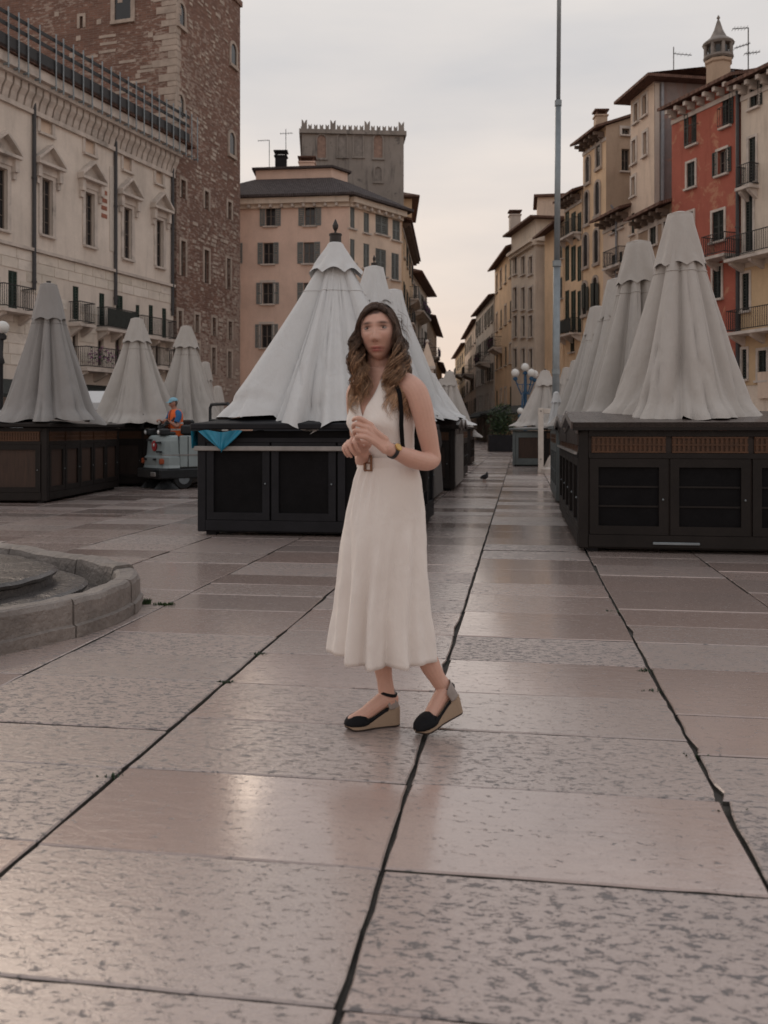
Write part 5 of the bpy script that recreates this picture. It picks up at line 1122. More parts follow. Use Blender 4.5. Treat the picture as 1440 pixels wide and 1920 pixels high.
# weeds in the joints
def tuft(label, c, n, spread, h, seed, mt='leaf'):
    rr = random.Random(seed); mb = MB()
    for k in range(n):
        a = rr.uniform(0, 6.28); r = rr.random() ** .6; x, y = r * spread[0] * math.cos(a), r * spread[1] * math.sin(a); hh = h * rr.uniform(.4, 1.1); b = rr.uniform(0, 6.28); w = rr.uniform(.003, .006); lx, ly = math.cos(b) * hh * rr.uniform(.3, .9), math.sin(b) * hh * rr.uniform(.3, .9); px_, py_ = -math.sin(b) * w, math.cos(b) * w
        mb.quad([(x - px_, y - py_, -.01), (x + px_, y + py_, -.01), (x + lx * .4 + px_, y + ly * .4 + py_, hh * .65), (x + lx * .4 - px_, y + ly * .4 - py_, hh * .65)]); mb.quad([(x + lx * .4 - px_, y + ly * .4 - py_, hh * .65), (x + lx * .4 + px_, y + ly * .4 + py_, hh * .65), (x + lx, y + ly, hh)])
    o = mb.build('grass', M[mt], None, c); tag(o, label, 'grass', 'weeds in the paving joints', 'stuff'); return o
p = G(271, 1132); tuft('tuft of green weeds at the foot of the fountain rim', (p.x, p.y, 0), 60, (.045, .03), .04, 1)
p = G(308, 1134); tuft('thin line of green weeds in the joint beside the fountain', (p.x, p.y, 0), 70, (.08, .012), .02, 2)
for i, (x, y, n) in enumerate(((1208, 1258, 40), (1222, 1296, 26), (1300, 1415, 20), (425, 1279, 40), (484, 1226, 40), (210, 1456, 14), (1376, 1521, 14), (1150, 1146, 26))):
    p = G(x, y); tuft(['mossy weeds at a slab corner right of the woman', 'small weed clump one slab nearer on the right joint', 'moss where the right joint meets a cross joint, near', 'moss at the crossing of joints left of the woman feet', 'moss beyond the left crossing, nearer the fountain', 'few blades at the near left joint crossing', 'few blades at the near right joint crossing', 'weeds far along the right joint'][i], (p.x, p.y, -.012), n, (.05, .016), .022, 10 + i, 'leaf_dark')
# ================================================================ street furniture
fp = P(1041, 0, 26); fl = thing('flagpole', 'tall grey steel flagpole rising out of the frame behind the right stalls', 'flagpole', (fp.x, 26, 0), 0); lean = (P(1046, 0, 26).x - P(1040, 730, 26).x) / 11.2
def fpt(z): return (lean * z, 0, z)
for nm, z0, z1, r in (('lower_pole', .5, 6.0, .105), ('middle_pole', 6.0, 10.6, .085), ('upper_pole', 10.6, 18, .062)):
    mb = MB(); mb.tube([fpt(z0), fpt(z1)], r, 16); mb.build(nm, M['steel'], fl, smoothed=True)
for z, r in ((6.0, .125), (10.6, .1), (2.9, .12)): mb = MB(); mb.tube([fpt(z - .08), fpt(z + .08)], r, 16); mb.build('collar', M['steel'], fl)
mb = MB(); mb.lathe([(.5, 0), (.5, .12), (.32, .18), (.22, .4), (.16, .5), (.0, .5)], 8); mb.build('base', M['trim'], fl)
def globe_lamp(label, c, globes, col, h, group='globe street lamps'):
    o = thing('street_lamp', label, 'street lamp', c, 0, group); mb = MB()
    mb.lathe([(.24, 0), (.24, .25), (.17, .35), (.13, .9), (.10, 1.0), (.075, 1.2), (.07, h - .9), (.11, h - .85), (.07, h - .7), (.06, h - .1)], 12); mb.build('post', M[col], o, smoothed=True)
    for k, (dx, dy, dz, r) in enumerate(globes):
        z = h + dz
        mb = MB(); mb.tube([(0, 0, h - .75), (dx * .4, dy * .4, h - .9), (dx * .85, dy * .85, z - .45), (dx, dy, z - r - .1)], .028, 6); mb.tube([(0, 0, h - .45), (dx * .6, dy * .6, h - .5), (dx * .9, dy * .9, z - .42)], .018, 6)
        mb.lathe([(.02, -.16), (.09, -.12), (.10, -.04), (.06, .0)], 10, c=(dx, dy, z - r)); mb.build('arm', M[col], o)
        mb = MB(); mb.ball((dx, dy, z), r, 16); mb.build('globe', M['lamp_white'], o, smoothed=True)
    return o
p = P(985, 0, 38); globe_lamp('ornate blue iron street lamp with a cluster of white globes', (p.x, 38, 0), ((-.42, 0, .0, .175), (0, .05, .24, .175), (.40, .1, -.05, .175), (.2, -.35, -.02, .17), (-.25, -.3, -1.6, .14)), 'bluepaint', 3.62)
p = P(8, 0, 22.0); globe_lamp('dark iron street lamp with one white globe above the left umbrellas', (p.x - .1, 22.0, 0), ((.06, 0, 0, .16), (-.8, 0, 0, .16)), 'iron', 3.72)
# white timber sign post
pp = G(1014, 887); wp = thing('timber_post', 'cream white timber post with short cross arm left of the dark stalls', 'post', pp, -PA)
mb = MB(); mb.bbox(-.075, .075, -.075, .075, 0, 1.86, .01); mb.build('post', M['whitepaint'], wp)
mb = MB(); mb.bbox(.076, .72, -.05, .05, 1.70, 1.84, .01); mb.build('cross_arm', M['whitepaint'], wp)
mb = MB(); mb.bbox(.42, .54, -.045, .045, .9, 1.70, .01); mb.build('hanging_board', M['whitepaint'], wp)
for z in (1.77, .4): mb = MB(); mb.ball((.0, -.08, z), .018, 8); mb.build('bolt', M['iron'], wp)
# potted shrub
pp = P(940, 0, 52); ps = thing('potted_shrub', 'dark green leafy shrub in a black planter beside the slate stall', 'plant', (pp.x, 52, 0)); mb = MB(); mb.bbox(-.75, .75, -.4, .4, 0, .95, .03); mb.build('planter', M['stall_dark'], ps)
mb = MB(); rr = random.Random(4)
for k in range(1700):
    q = Vector((rr.gauss(0, .36), rr.gauss(0, .28), 1.65 + rr.gauss(0, .42)))
    if q.z < .95 or (q - Vector((0, 0, 1.75))).length > 1.15: continue
    s_ = rr.uniform(.05, .11); u_ = Vector((rr.uniform(-1, 1), rr.uniform(-1, 1), rr.uniform(-1, 1))).normalized(); v_ = u_.orthogonal().normalized(); mb.quad([q - u_ * s_, q + v_ * s_ * .5, q + u_ * s_, q - v_ * s_ * .5], 0 if rr.random() < .6 else 1)
f_o = mb.build('foliage', [M['leaf_dark'], M['leaf']], ps)
# pigeon
pp = G(908, 905); pg = thing('pigeon', 'small dark pigeon standing on the paving in the lane', 'bird', (pp.x, pp.y, 0), R(-60))
mb = MB(); mb.tube([(-.17, 0, .10), (-.12, 0, .11), (-.05, 0, .125), (.03, 0, .14), (.08, 0, .16), (.10, 0, .19), (.105, 0, .215), (.115, 0, .235), (.125, 0, .245)], [.006, .028, .05, .06, .052, .036, .028, .028, .012], 12)
feather = basic('pigeon_feather', (.045, .048, .055), .6, .3, 30, .2); mb.build('body', feather, pg, smoothed=True)
for s_ in (-1, 1):
    mb = MB(); mb.rings([[(.05, s_ * .052, .16), (-.02, s_ * .062, .15), (-.16, s_ * .02, .10), (-.02, s_ * .056, .11)], [(.05, s_ * .058, .16), (-.02, s_ * .07, .15), (-.16, s_ * .024, .10), (-.02, s_ * .062, .11)]], caps=True); fixn(mb.build('wing', feather, pg))
    mb = MB(); mb.tube([(0, s_ * .025, .09), (.005, s_ * .025, .008)], .006, 6); mb.tube([(-.02, s_ * .025, .006), (.035, s_ * .03, .006)], .005, 5); mb.build('leg', M['terracotta'], pg)
mb = MB(); mb.tube([(.125, 0, .235), (.155, 0, .225)], [.008, .002], 6); mb.build('beak', M['iron'], pg)
# ================================================================ ride-on street sweeper
MW = 1.12; ML = 1.9; RZ = R(-52)
cor = G(303, 919); rm = Matrix.Rotation(RZ, 3, 'Z'); mcn = Vector((cor.x, cor.y, 0)) - rm @ Vector((MW / 2, -ML / 2, 0))
mp_ = basic('machine_grey_paint', (.30, .35, .355), .38, .1, 3, .05); mdk = basic('machine_black_plastic', (.018, .02, .022), .5, .2, 6, .15); mrd = basic('red_badge', (.42, .03, .035), .4, .1, 6, .05); mgl = basic('headlight_glass', (.75, .75, .74), .12, .05, 3, .02); mor = basic('amber_reflector', (.36, .09, .04), .35, .1, 6, .05)
sw = thing('street_sweeper', 'grey ride-on street sweeper with black chassis and round red badge', 'street sweeper', mcn, RZ)
w, l = MW / 2, ML / 2
def prism(mb, prof, x0, x1, m=0):
    mb.rings([[(x0, y, z) for y, z in prof], [(x1, y, z) for y, z in prof]], m=m, caps=True)
mb = MB(); rings = []
for z, o_ in ((.44, .02), (.5, 0), (.66, 0), (.70, -.035), (.74, -.04), (1.0, -.06), (1.08, -.08), (1.12, -.12)):
    rr_ = []
    for a in range(0, 13):                                            # rounded nose
        t = a / 12; x = lerp(-w - o_, w + o_, t) ; b = abs(t - .5) * 2; rr_.append((x, -l - o_ + .16 * b ** 4, z))
    rr_ += [(w + o_, -l + .40, z), (-w - o_, -l + .40, z)]
    rings.append(rr_)
mb.rings(rings, caps=True); fixn(mb.build('front_cowl', mp_, sw))
mb = MB(); mb.bbox(w - .05, w, -l + .41, l, .45, 1.12, .02); mb.build('side_panel', mp_, sw); mb = MB(); mb.bbox(-w, -w + .05, -l + .41, l, .45, .8, .02); mb.build('side_panel', mp_, sw)
mb = MB(); mb.bbox(-w + .055, w - .055, l - .75, l, .45, 1.1, .03); mb.build('rear_hopper', mp_, sw)
mb = MB(); mb.bbox(-w + .055, w - .055, -l + .41, l - .76, .45, .55, .01); mb.build('floor', mdk, sw)
mb = MB(); mb.bbox(-w - .03, w + .03, -l - .05, l + .02, .22, .43, .03); mb.build('chassis', mdk, sw)
mb = MB(); mb.box(w + .001, w + .012, -l + .02, l - .02, .70, .725); mb.build('trim_strip', M['ledge'], sw)
for y in (-l + .58, -l + 1.35): mb = MB(); mb.box(w + .0005, w + .006, y, y + .018, .46, 1.1); mb.build('panel_seam', mdk, sw)
for y, z in ((-l + 1.22, 1.0), (-l + 1.42, 1.0), (-l + 1.22, .62), (-l + 1.42, .62)): mb = MB(); mb.bbox(w + .001, w + .03, y, y + .09, z, z + .04, .006); mb.build('hinge', mdk, sw)
mb = MB(); mb.bbox(w + .001, w + .03, -l + .76, -l + .9, .93, 1.05, .01); mb.build('reflector', mor, sw)
mb = MB(); mb.lathe([(.0, 0), (.11, 0), (.11, .02), (.0, .022)], 20, M=Matrix.Translation((.12, -l + .045, .9)) @ Matrix.Rotation(R(90), 4, 'X')); mb.build('badge', mrd, sw)
mb = MB(); mb.lathe([(.0, 0), (.035, 0), (.03, .008), (.0, .01)], 12, M=Matrix.Translation((.13, -l + .02, .92)) @ Matrix.Rotation(R(90), 4, 'X')); mb.build('badge_mark', mgl, sw)
for x, z in ((.34, .97), (-.1, 1.02), (.38, .78), (-.25, .62), (.22, .62)): mb = MB(); mb.bbox(x - .06, x + .06, -l - .02, -l + .07, z - .02, z + .02, .006); mb.build('vent', mdk, sw)
for x in (-.44, .46): mb = MB(); mb.bbox(x - .035, x + .035, -l - .006, -l + .10, .52, .64, .02); mb.build('indicator', mor, sw)
for x in (-.36, .30):
    mb = MB(); mb.bbox(x - .13, x + .13, -l + .06, -l + .26, 1.125, 1.26, .03); hh = mb.build('headlight', mdk, sw)
    mb = MB(); mb.ball((x - .04, -l + .07, 1.185), .06, 12, sz=(1.0, .5, .8)); mb.build('lens', mgl, hh, smoothed=True)
mb = MB(); mb.bbox(-.3, .42, -l + .20, -l + .40, 1.12, 1.2, .03); mb.build('dashboard', mdk, sw)
sy = -l + .36
SWM = Matrix.Translation((.0, sy, 1.40)) @ Matrix.Rotation(R(38), 4, 'X')
mb = MB(); mb.tube([SWM @ Vector((.2 * math.cos(a), .2 * math.sin(a), 0)) for a in [2 * math.pi * k / 24 for k in range(25)]], .018, 8)
for a in (0, 2.1, 4.2): mb.tube([SWM @ Vector((0, 0, -.02)), SWM @ Vector((.2 * math.cos(a), .2 * math.sin(a), 0))], .014, 6)
mb.tube([SWM @ Vector((0, 0, 0)), (0, sy - .12, 1.15)], .03, 8); mb.build('steering_wheel', mdk, sw)
mb = MB(); mb.bbox(-.24, .24, -.5, -.08, .88, 1.0, .03); mb.bbox(-.23, .23, -.14, -.04, 1.0, 1.45, .03); mb.build('seat', mdk, sw); mb = MB(); mb.bbox(-.2, .2, -.48, -.1, .551, .875, .02); mb.build('seat_base', mdk, sw)
mb = MB(); mb.bbox(.30, .42, -.42, -.02, 1.13, 1.34, .03); mb.build('armrest', mdk, sw)
mb = MB(); y_ = l - .3
mb.tube([(-.42, y_, 1.1), (-.42, y_, 1.72), (-.36, y_, 1.8), (.42, y_, 1.8), (.5, y_, 1.72), (.5, y_, 1.1)], .035, 8); mb.tube([(-.42, y_, 1.45), (.5, y_, 1.45)], .025, 8); mb.build('roll_bar', mdk, sw)
mb = MB(); mb.tube([(-w + .05, -l + .2, 1.1), (-w - .06, -l + .1, 1.3)], .014, 6); mb.bbox(-w - .14, -w + .0, -l + .06, -l + .11, 1.25, 1.58, .02); mb.build('mirror', mdk, sw)
for sx in (-1, 1):
    for y in (-l + .5, l - .35):
        mb = MB(); mb.lathe([(.02, -.09), (.2, -.09), (.22, -.06), (.22, .06), (.2, .09), (.02, .09)], 20, M=Matrix.Translation((sx * (w - .1), y, .22)) @ Matrix.Rotation(R(90), 4, 'Y')); wh = fixn(mb.build('wheel', mdk, sw)); mb = MB(); mb.lathe([(.01, 0), (.11, .0), (.12, .015), (.01, .02)], 14, M=Matrix.Translation((sx * (w - .1) + sx * .09, y, .22)) @ Matrix.Rotation(R(90) * sx, 4, 'Y')); mb.build('hub', M['steel'], wh)
for sx in (-1, 1):
    mb = MB(); c_ = (sx * (w - .22), -l + .22, 0); mb.lathe([(.18, .03), (.17, .07), (.14, .14), (.1, .2), (.02, .21)], 28, c=c_)
    rr = random.Random(2)
    b_ = mb.build('brush', mdk, sw); mb = MB()
    for k in range(46): a = 2 * math.pi * k / 46; mb.tube([(c_[0] + .15 * math.cos(a), c_[1] + .15 * math.sin(a), .13), (c_[0] + .26 * math.cos(a + .12), c_[1] + .26 * math.sin(a + .12), .005)], .012, 4)
    q_ = mb.build('bristles', mdk, b_); q_['kind'] = 'stuff'
mb = MB(); mb.bbox(.2, .42, -l - .09, -l - .055, .27, .36, .01); mb.build('tow_plate', M['ledge'], sw)
# ================================================================ people
def cat(pts, rad, k=5):
    P_ = [Vector(p) for p in pts]; out, ro = [], []
    for i in range(len(P_) - 1):
        p0, p1, p2, p3 = P_[max(i - 1, 0)], P_[i], P_[i + 1], P_[min(i + 2, len(P_) - 1)]
        for j in range(k):
            t = j / k; out.append(.5 * ((2 * p1) + (p2 - p0) * t + (2 * p0 - 5 * p1 + 4 * p2 - p3) * t * t + (3 * p1 - p0 - 3 * p2 + p3) * t ** 3)); ro.append(lerp(rad[i], rad[i + 1], t * t * (3 - 2 * t)))
    return out + [P_[-1]], ro + [rad[-1]]
def limb(mb, pts, rad, n=14, k=5, M=None, flat=1.0):
    p, r = cat(pts, rad, k); mb.tube(p, r, n, M=M, flat=flat)
    if flat == 1.0:
        for q, rr in ((p[0], r[0]), (p[-1], r[-1])): mb.ball(M @ q if M is not None else q, rr * .99, 10)
def hand(mb, wrist, knuckle, palm_n, thumb_side, curl=(.5, .7, .6), size=1.0, spread=.1, thumb=None, curls=None):
    wv, kv = Vector(wrist), Vector(knuckle); d = (kv - wv).normalized(); n = Vector(palm_n); n = (n - d * n.dot(d)).normalized(); s = d.cross(n) * thumb_side
    L = [.044, .048, .045, .035]; off = [.030, .010, -.010, -.028]; back = [0, .004, 0, -.008]
    for i in range(4):
        k = kv + s * off[i] * size + d * back[i] * size
        limb(mb, [wv + s * off[i] * .45 * size, wv.lerp(k, .5) + n * .002, k], [.0150 * size, .0135 * size, .0108 * size], 10, 4)
        c = curls[i] if curls else curl
        p = k.copy(); a = 0; pts = [p.copy()]; sd = s * (off[i] * spread * 3)
        for q, (f_, cc) in enumerate(zip((1, .62, .5), c)):
            a += cc; dd = (d * math.cos(a) + n * math.sin(a) + sd).normalized(); p = p + dd * L[i] * f_ * size; pts.append(p.copy())
        limb(mb, pts, [.0098 * size, .0090 * size, .0082 * size, .0066 * size], 10, 3)
    t0 = wv + d * .02 * size + s * .022 * size; th = thumb or (t0 + s * .032 * size + d * .022 * size + n * .012 * size, t0 + s * .036 * size + d * .052 * size + n * .024 * size, t0 + s * .022 * size + d * .078 * size + n * .032 * size)
    limb(mb, [t0] + [Vector(q) for q in th], [.0155 * size, .0125 * size, .0105 * size, .0075 * size], 10, 4)
def remesh(name, mb, voxel, mat, parent, smooth_it=3):
    me = mb.mesh(name + '_src', mat); o = bpy.data.objects.new('tmp', me); COL.objects.link(o)
    m = o.modifiers.new('r', 'REMESH'); m.mode = 'VOXEL'; m.voxel_size = voxel; m.use_smooth_shade = True
    s = o.modifiers.new('s', 'SMOOTH'); s.factor = .5; s.iterations = smooth_it
    dg = bpy.context.evaluated_depsgraph_get(); ev = o.evaluated_get(dg); out = bpy.data.meshes.new_from_object(ev); out.name = name
    bpy.data.objects.remove(o); out.materials.clear(); out.materials.append(mat); out.polygons.foreach_set('use_smooth', [True] * len(out.polygons))
    return link(name, out, parent)
def gs(x, s): return math.exp(-.5 * (x / s) ** 2)
def head_pts(mb, M_, sx=1, female=True):
    n, m = 72, 60; rings = []
    for i in range(m + 1):
        ph = math.pi * min(max(i, .05), m - .05) / m; r = []
        for j in range(n):
            th = 2 * math.pi * j / n; ux, uy, uz = math.sin(ph) * math.sin(th), -math.sin(ph) * math.cos(th), -math.cos(ph)
            x, y, z = ux * .0735, uy * .094, uz * .112
            if uz < 0:
                k = smooth(0, -1, uz); x *= 1 - .21 * k; y = y * (1 - .28 * k) - .006 * k - (.012 * k if uy < 0 else -.0)
                if uy > .1: y *= 1 - .35 * k
            fr = smooth(.15, .75, -uy)
            if fr > 0:
                f = 0
                f -= .0125 * (gs(x - .031, .0145) + gs(x + .031, .0145)) * gs(z - .013, .0105)
                f += .007 * gs(z - .034, .008) * (gs(x - .03, .02) + gs(x + .03, .02)) * .8
                tz = (0.02 - z) / .0535
                if -.3 < tz < 1.35:
                    hgt = .004 + .0235 * smooth(0, 1, tz) * (1 - smooth(1.0, 1.28, tz)); wd = .0060 + .0048 * smooth(.55, 1, tz); f += hgt * gs(x, wd) * smooth(-.3, .05, tz)
                f += .0050 * gs(z + .0648, .0040) * gs(x, .016) + .0068 * gs(z + .0768, .0050) * gs(x, .013) - .0045 * gs(z + .0702, .0026) * gs(x, .021) - .003 * gs(x, .005) * gs(z + .055, .008) - .005 * gs(z + .0865, .006) * gs(x, .02)
                f += .0055 * (gs(x - .043, .016) + gs(x + .043, .016)) * gs(z + .018, .018) - .002 * (gs(x - .028, .008) + gs(x + .028, .008)) * gs(z + .055, .02)
                f += .007 * gs(z + .100, .014) * gs(x, .02)
                y -= f * fr
            r.append(M_ @ Vector((x * sx, y, z)))
        rings.append(r)
    mb.rings(rings, caps=True)
def skin_mat(name, base):
    t = NT(name); c = t.add('Attribute', _attribute_name='tone').outputs['Color']; n = t.noise(t.pos(), 60, 4, .6)
    cc = t.mix(t.rng(n, .3, .7, 0, .25), c, sc(base, .75)); t.b.inputs['Subsurface Weight'].default_value = .08; t.b.inputs['Subsurface Radius'].default_value = (.01, .004, .002)
    return t.out(cc, .48, t.bump(n, .06, .002), 0, .4)
def paint(o, fn):
    me = o.data; at = me.color_attributes.new('tone', 'FLOAT_COLOR', 'POINT'); buf = []
    for v in me.vertices: buf += list(fn(v.co)) + [1]
    at.data.foreach_set('color', buf)
KX = .002206
def L_(px, py, y=0): return Vector(((px - 735) * KX, y, (1365 - py) * KX))
# ---------------------------------------------------------------- the woman
wo_ = thing('person', 'woman in a sleeveless cream dress and black wedge espadrilles walking across the paving', 'person', ((735 - CX) / F * 3.75, 3.75, 0))
TA = R(42); LD = Vector((math.cos(TA), -math.sin(TA), 0)); FD = Vector((-math.sin(TA), -math.cos(TA), 0))
TORSO = [(.80, .135, .105, .11, -.025), (.95, .143, .108, .112, -.022), (1.02, .146, .10, .10, -.02), (1.10, .116, .084, .085, -.017), (1.18, .124, .098, .088, -.028), (1.255, .138, .122, .094, -.036), (1.32, .143, .110, .094, -.04), (1.385, .152, .086, .088, -.042), (1.425, .130, .066, .074, -.045), (1.455, .085, .052, .058, -.05), (1.49, .050, .047, .052, -.052)]
def torso(z, th, off=0):
    A_, bf, bb, cx = interp(TORSO, z); c, s = math.cos(th), math.sin(th)                 # th 0: her left, 90: front
    q = LD * (A_ + off) * c + FD * ((bf if s > 0 else bb) + off) * s; br = 0
    if s > 0: br = .014 * gs(z - 1.265, .04) * (gs(th - R(62), .28) + gs(th - R(118), .28)) - .008 * gs(z - 1.28, .04) * gs(th - R(90), .16)
    return Vector((cx, .0, z)) + q * (1 + br / .12)
mb = MB(); mb.rings([[torso(z, 2 * math.pi * j / 40) for j in range(40)] for z in [.80 + .69 * k / 30 for k in range(31)]], caps=True)
HM = Matrix.Translation((-.056, -.022, 1.632)) @ Matrix.Rotation(R(-9), 4, 'Z') @ Matrix.Rotation(R(-3), 4, 'Y')
head_pts(mb, HM)
limb(mb, [(-.05, .02, 1.42), (-.053, .016, 1.50), (-.056, .01, 1.57)], [.060, .049, .052], 18)
# shoulders and arms
limb(mb, [(-.04, .0, 1.425), (.03, -.06, 1.425), (.085, -.112, 1.398), (.112, -.125, 1.34), (.136, -.120, 1.24), (.156, -.105, 1.145), (.160, -.105, 1.115), (.130, -.145, 1.108), (.075, -.20, 1.122), (.02, -.25, 1.145), (-.022, -.283, 1.165)], [.05, .05, .047, .046, .041, .036, .035, .037, .037, .029, .0235], 18)
limb(mb, [(-.05, .0, 1.425), (-.11, .06, 1.425), (-.145, .10, 1.395), (-.150, .115, 1.33), (-.140, .12, 1.22), (-.125, .12, 1.125), (-.12, .07, 1.105), (-.115, -.03, 1.118), (-.118, -.105, 1.14)], [.05, .05, .046, .043, .039, .034, .035, .034, .0235], 18)
hand(mb, (-.024, -.285, 1.166), (-.098, -.312, 1.232), (-.45, .75, -.25), -1, curls=[(.35, .85, .5), (.75, 1.0, .7), (.95, 1.05, .8), (1.05, 1.1, .8)], size=1.02,
     thumb=((-.062, -.298, 1.225), (-.100, -.292, 1.262), (-.134, -.290, 1.276)))
hand(mb, (-.118, -.107, 1.141), (-.165, -.168, 1.190), (.35, -.2, -.9), 1, curl=(1.0, 1.1, .7), size=.98)
# legs and feet
limb(mb, [(-.075, .05, .88), (-.08, .045, .70), (-.072, .03, .52), (-.060, .045, .40), (-.044, .04, .28), (-.030, .036, .19), (-.022, .034, .14), (-.012, .034, .105)], [.085, .075, .056, .053, .041, .033, .034, .032], 16)
limb(mb, [(.0, .045, .108), (-.03, .03, .112), (-.075, .012, .085), (-.12, -.003, .055), (-.165, -.017, .04)], [.03, .034, .031, .029, .022], 14)
limb(mb, [(.02, -.03, .88), (.035, -.04, .70), (.068, -.045, .52), (.112, -.035, .38), (.150, -.022, .28), (.190, -.006, .205), (.212, .004, .175), (.226, .010, .150)], [.074, .064, .054, .053, .042, .034, .034, .031], 16)
limb(mb, [(.250, .010, .128), (.215, -.008, .148), (.178, -.03, .098), (.150, -.052, .058), (.118, -.074, .034)], [.028, .033, .031, .029, .021], 14)
SK = (.62, .37, .29); SKM = skin_mat('woman_skin', SK)
body = remesh('body', mb, .0023, SKM, wo_, 2)
HI = HM.inverted()
def tone(co):
    c = SK; q = HI @ co
    if co.z > 1.50:
        x, y, z = q
        hairy = max(smooth(.060, .075, z + .012 * noise.noise(q * 40)) , smooth(-.018, .004, y) * smooth(-.11, -.06, z), smooth(.062, .07, abs(x)) * smooth(-.08, -.04, z))
        if y < -.03:
            lip = gs(x, .0175) * (gs(z + .0650, .0034) + gs(z + .0760, .0045)); c = tuple(lerp(a, b, min(1, lip * 1.15)) for a, b in zip(c, (.40, .11, .10)))
            ml = gs(x, .019) * gs(z + .0700, .0016) + .6 * gs(abs(x) - .0078, .0030) * gs(z + .0425, .0022); c = tuple(lerp(a, b, min(1, ml)) for a, b in zip(c, (.16, .05, .045)))  # ml: lip line, plus shade under the nose painted as nostril spots
            ch = gs(abs(x) - .043, .016) * gs(z + .025, .018); c = tuple(lerp(a, b, ch * .25) for a, b in zip(c, (.54, .25, .20)))
            br = gs(abs(x) - .033, .014) * gs(z - .033 - .08 * min(0, .02 - abs(abs(x) - .02)), .0042) * 1.1; ey = max(gs(abs(x) - .033, .012) * gs(z - .0195 + .12 * max(0, abs(x) - .036), .0040), .6 * gs(abs(x) - .033, .011) * gs(z - .004, .0025))  # ey: lash lines, widened so eye socket shade is painted into the skin
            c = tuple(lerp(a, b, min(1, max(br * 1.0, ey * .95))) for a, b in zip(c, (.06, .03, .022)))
        c = tuple(lerp(a, b, hairy) for a, b in zip(c, (.035, .02, .015)))
    return c
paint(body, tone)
eyw = basic('eye_white', (.24, .205, .19), .25, .05, 9, 0); eyi = basic('eye_iris', (.022, .014, .01), .12, .1, 9, 0)
for s in (-1, 1):
    mb = MB(); c = Vector((s * .031, -.0632, .0115)); mb.ball(c, .0125, 16, 0, (1.3, 1, .64)); mb.ball(c + Vector((-.0005, -.0048, .0008)), .0083, 14, 1, (1, 1, .9))
    o = mb.mesh('eye', [eyw, eyi], True); o.transform(HM); link('eye', o, wo_)
# hair: about a thousand separate curly locks
def hair_mat(name, root, tip):
    t = NT(name); c = t.add('Attribute', _attribute_name='tone').outputs['Color']; n = t.noise(t.pos(), 90, 3, .6)
    return t.out(t.mix(t.rng(n, .3, .7, 0, .4), c, sc(root, .8)), .42, None, 0, .35)
HR, HT = (.075, .046, .033), (.47, .285, .17)
HMAT = hair_mat('woman_hair', HR, HT)
rh = random.Random(21); hv, hf, hc = [], [], []
def lock(pts, r0, seed, shade, blonde=1.0):
    k = len(pts); base = len(hv); n = 3
    for i, p in enumerate(pts):
        t = i / (k - 1); r = r0 * (1 - .75 * t ** 2) * (.6 + .4 * smooth(0, .15, t)); d = (pts[min(i + 1, k - 1)] - pts[max(i - 1, 0)]).normalized(); a = d.orthogonal().normalized(); b = d.cross(a)
        g = smooth(.30, .95, t) * blonde
        for q in range(n): hv.append(tuple(p + (a * math.cos(2.094 * q) + b * math.sin(2.094 * q)) * r)); hc.extend([lerp(x, y, g) * shade for x, y in zip(HR, HT)] + [1])
    for i in range(k - 1):
        for q in range(n): a = base + i * n + q; b = base + i * n + (q + 1) % n; hf.append((a, b, b + n, a + n))
clumps = {}
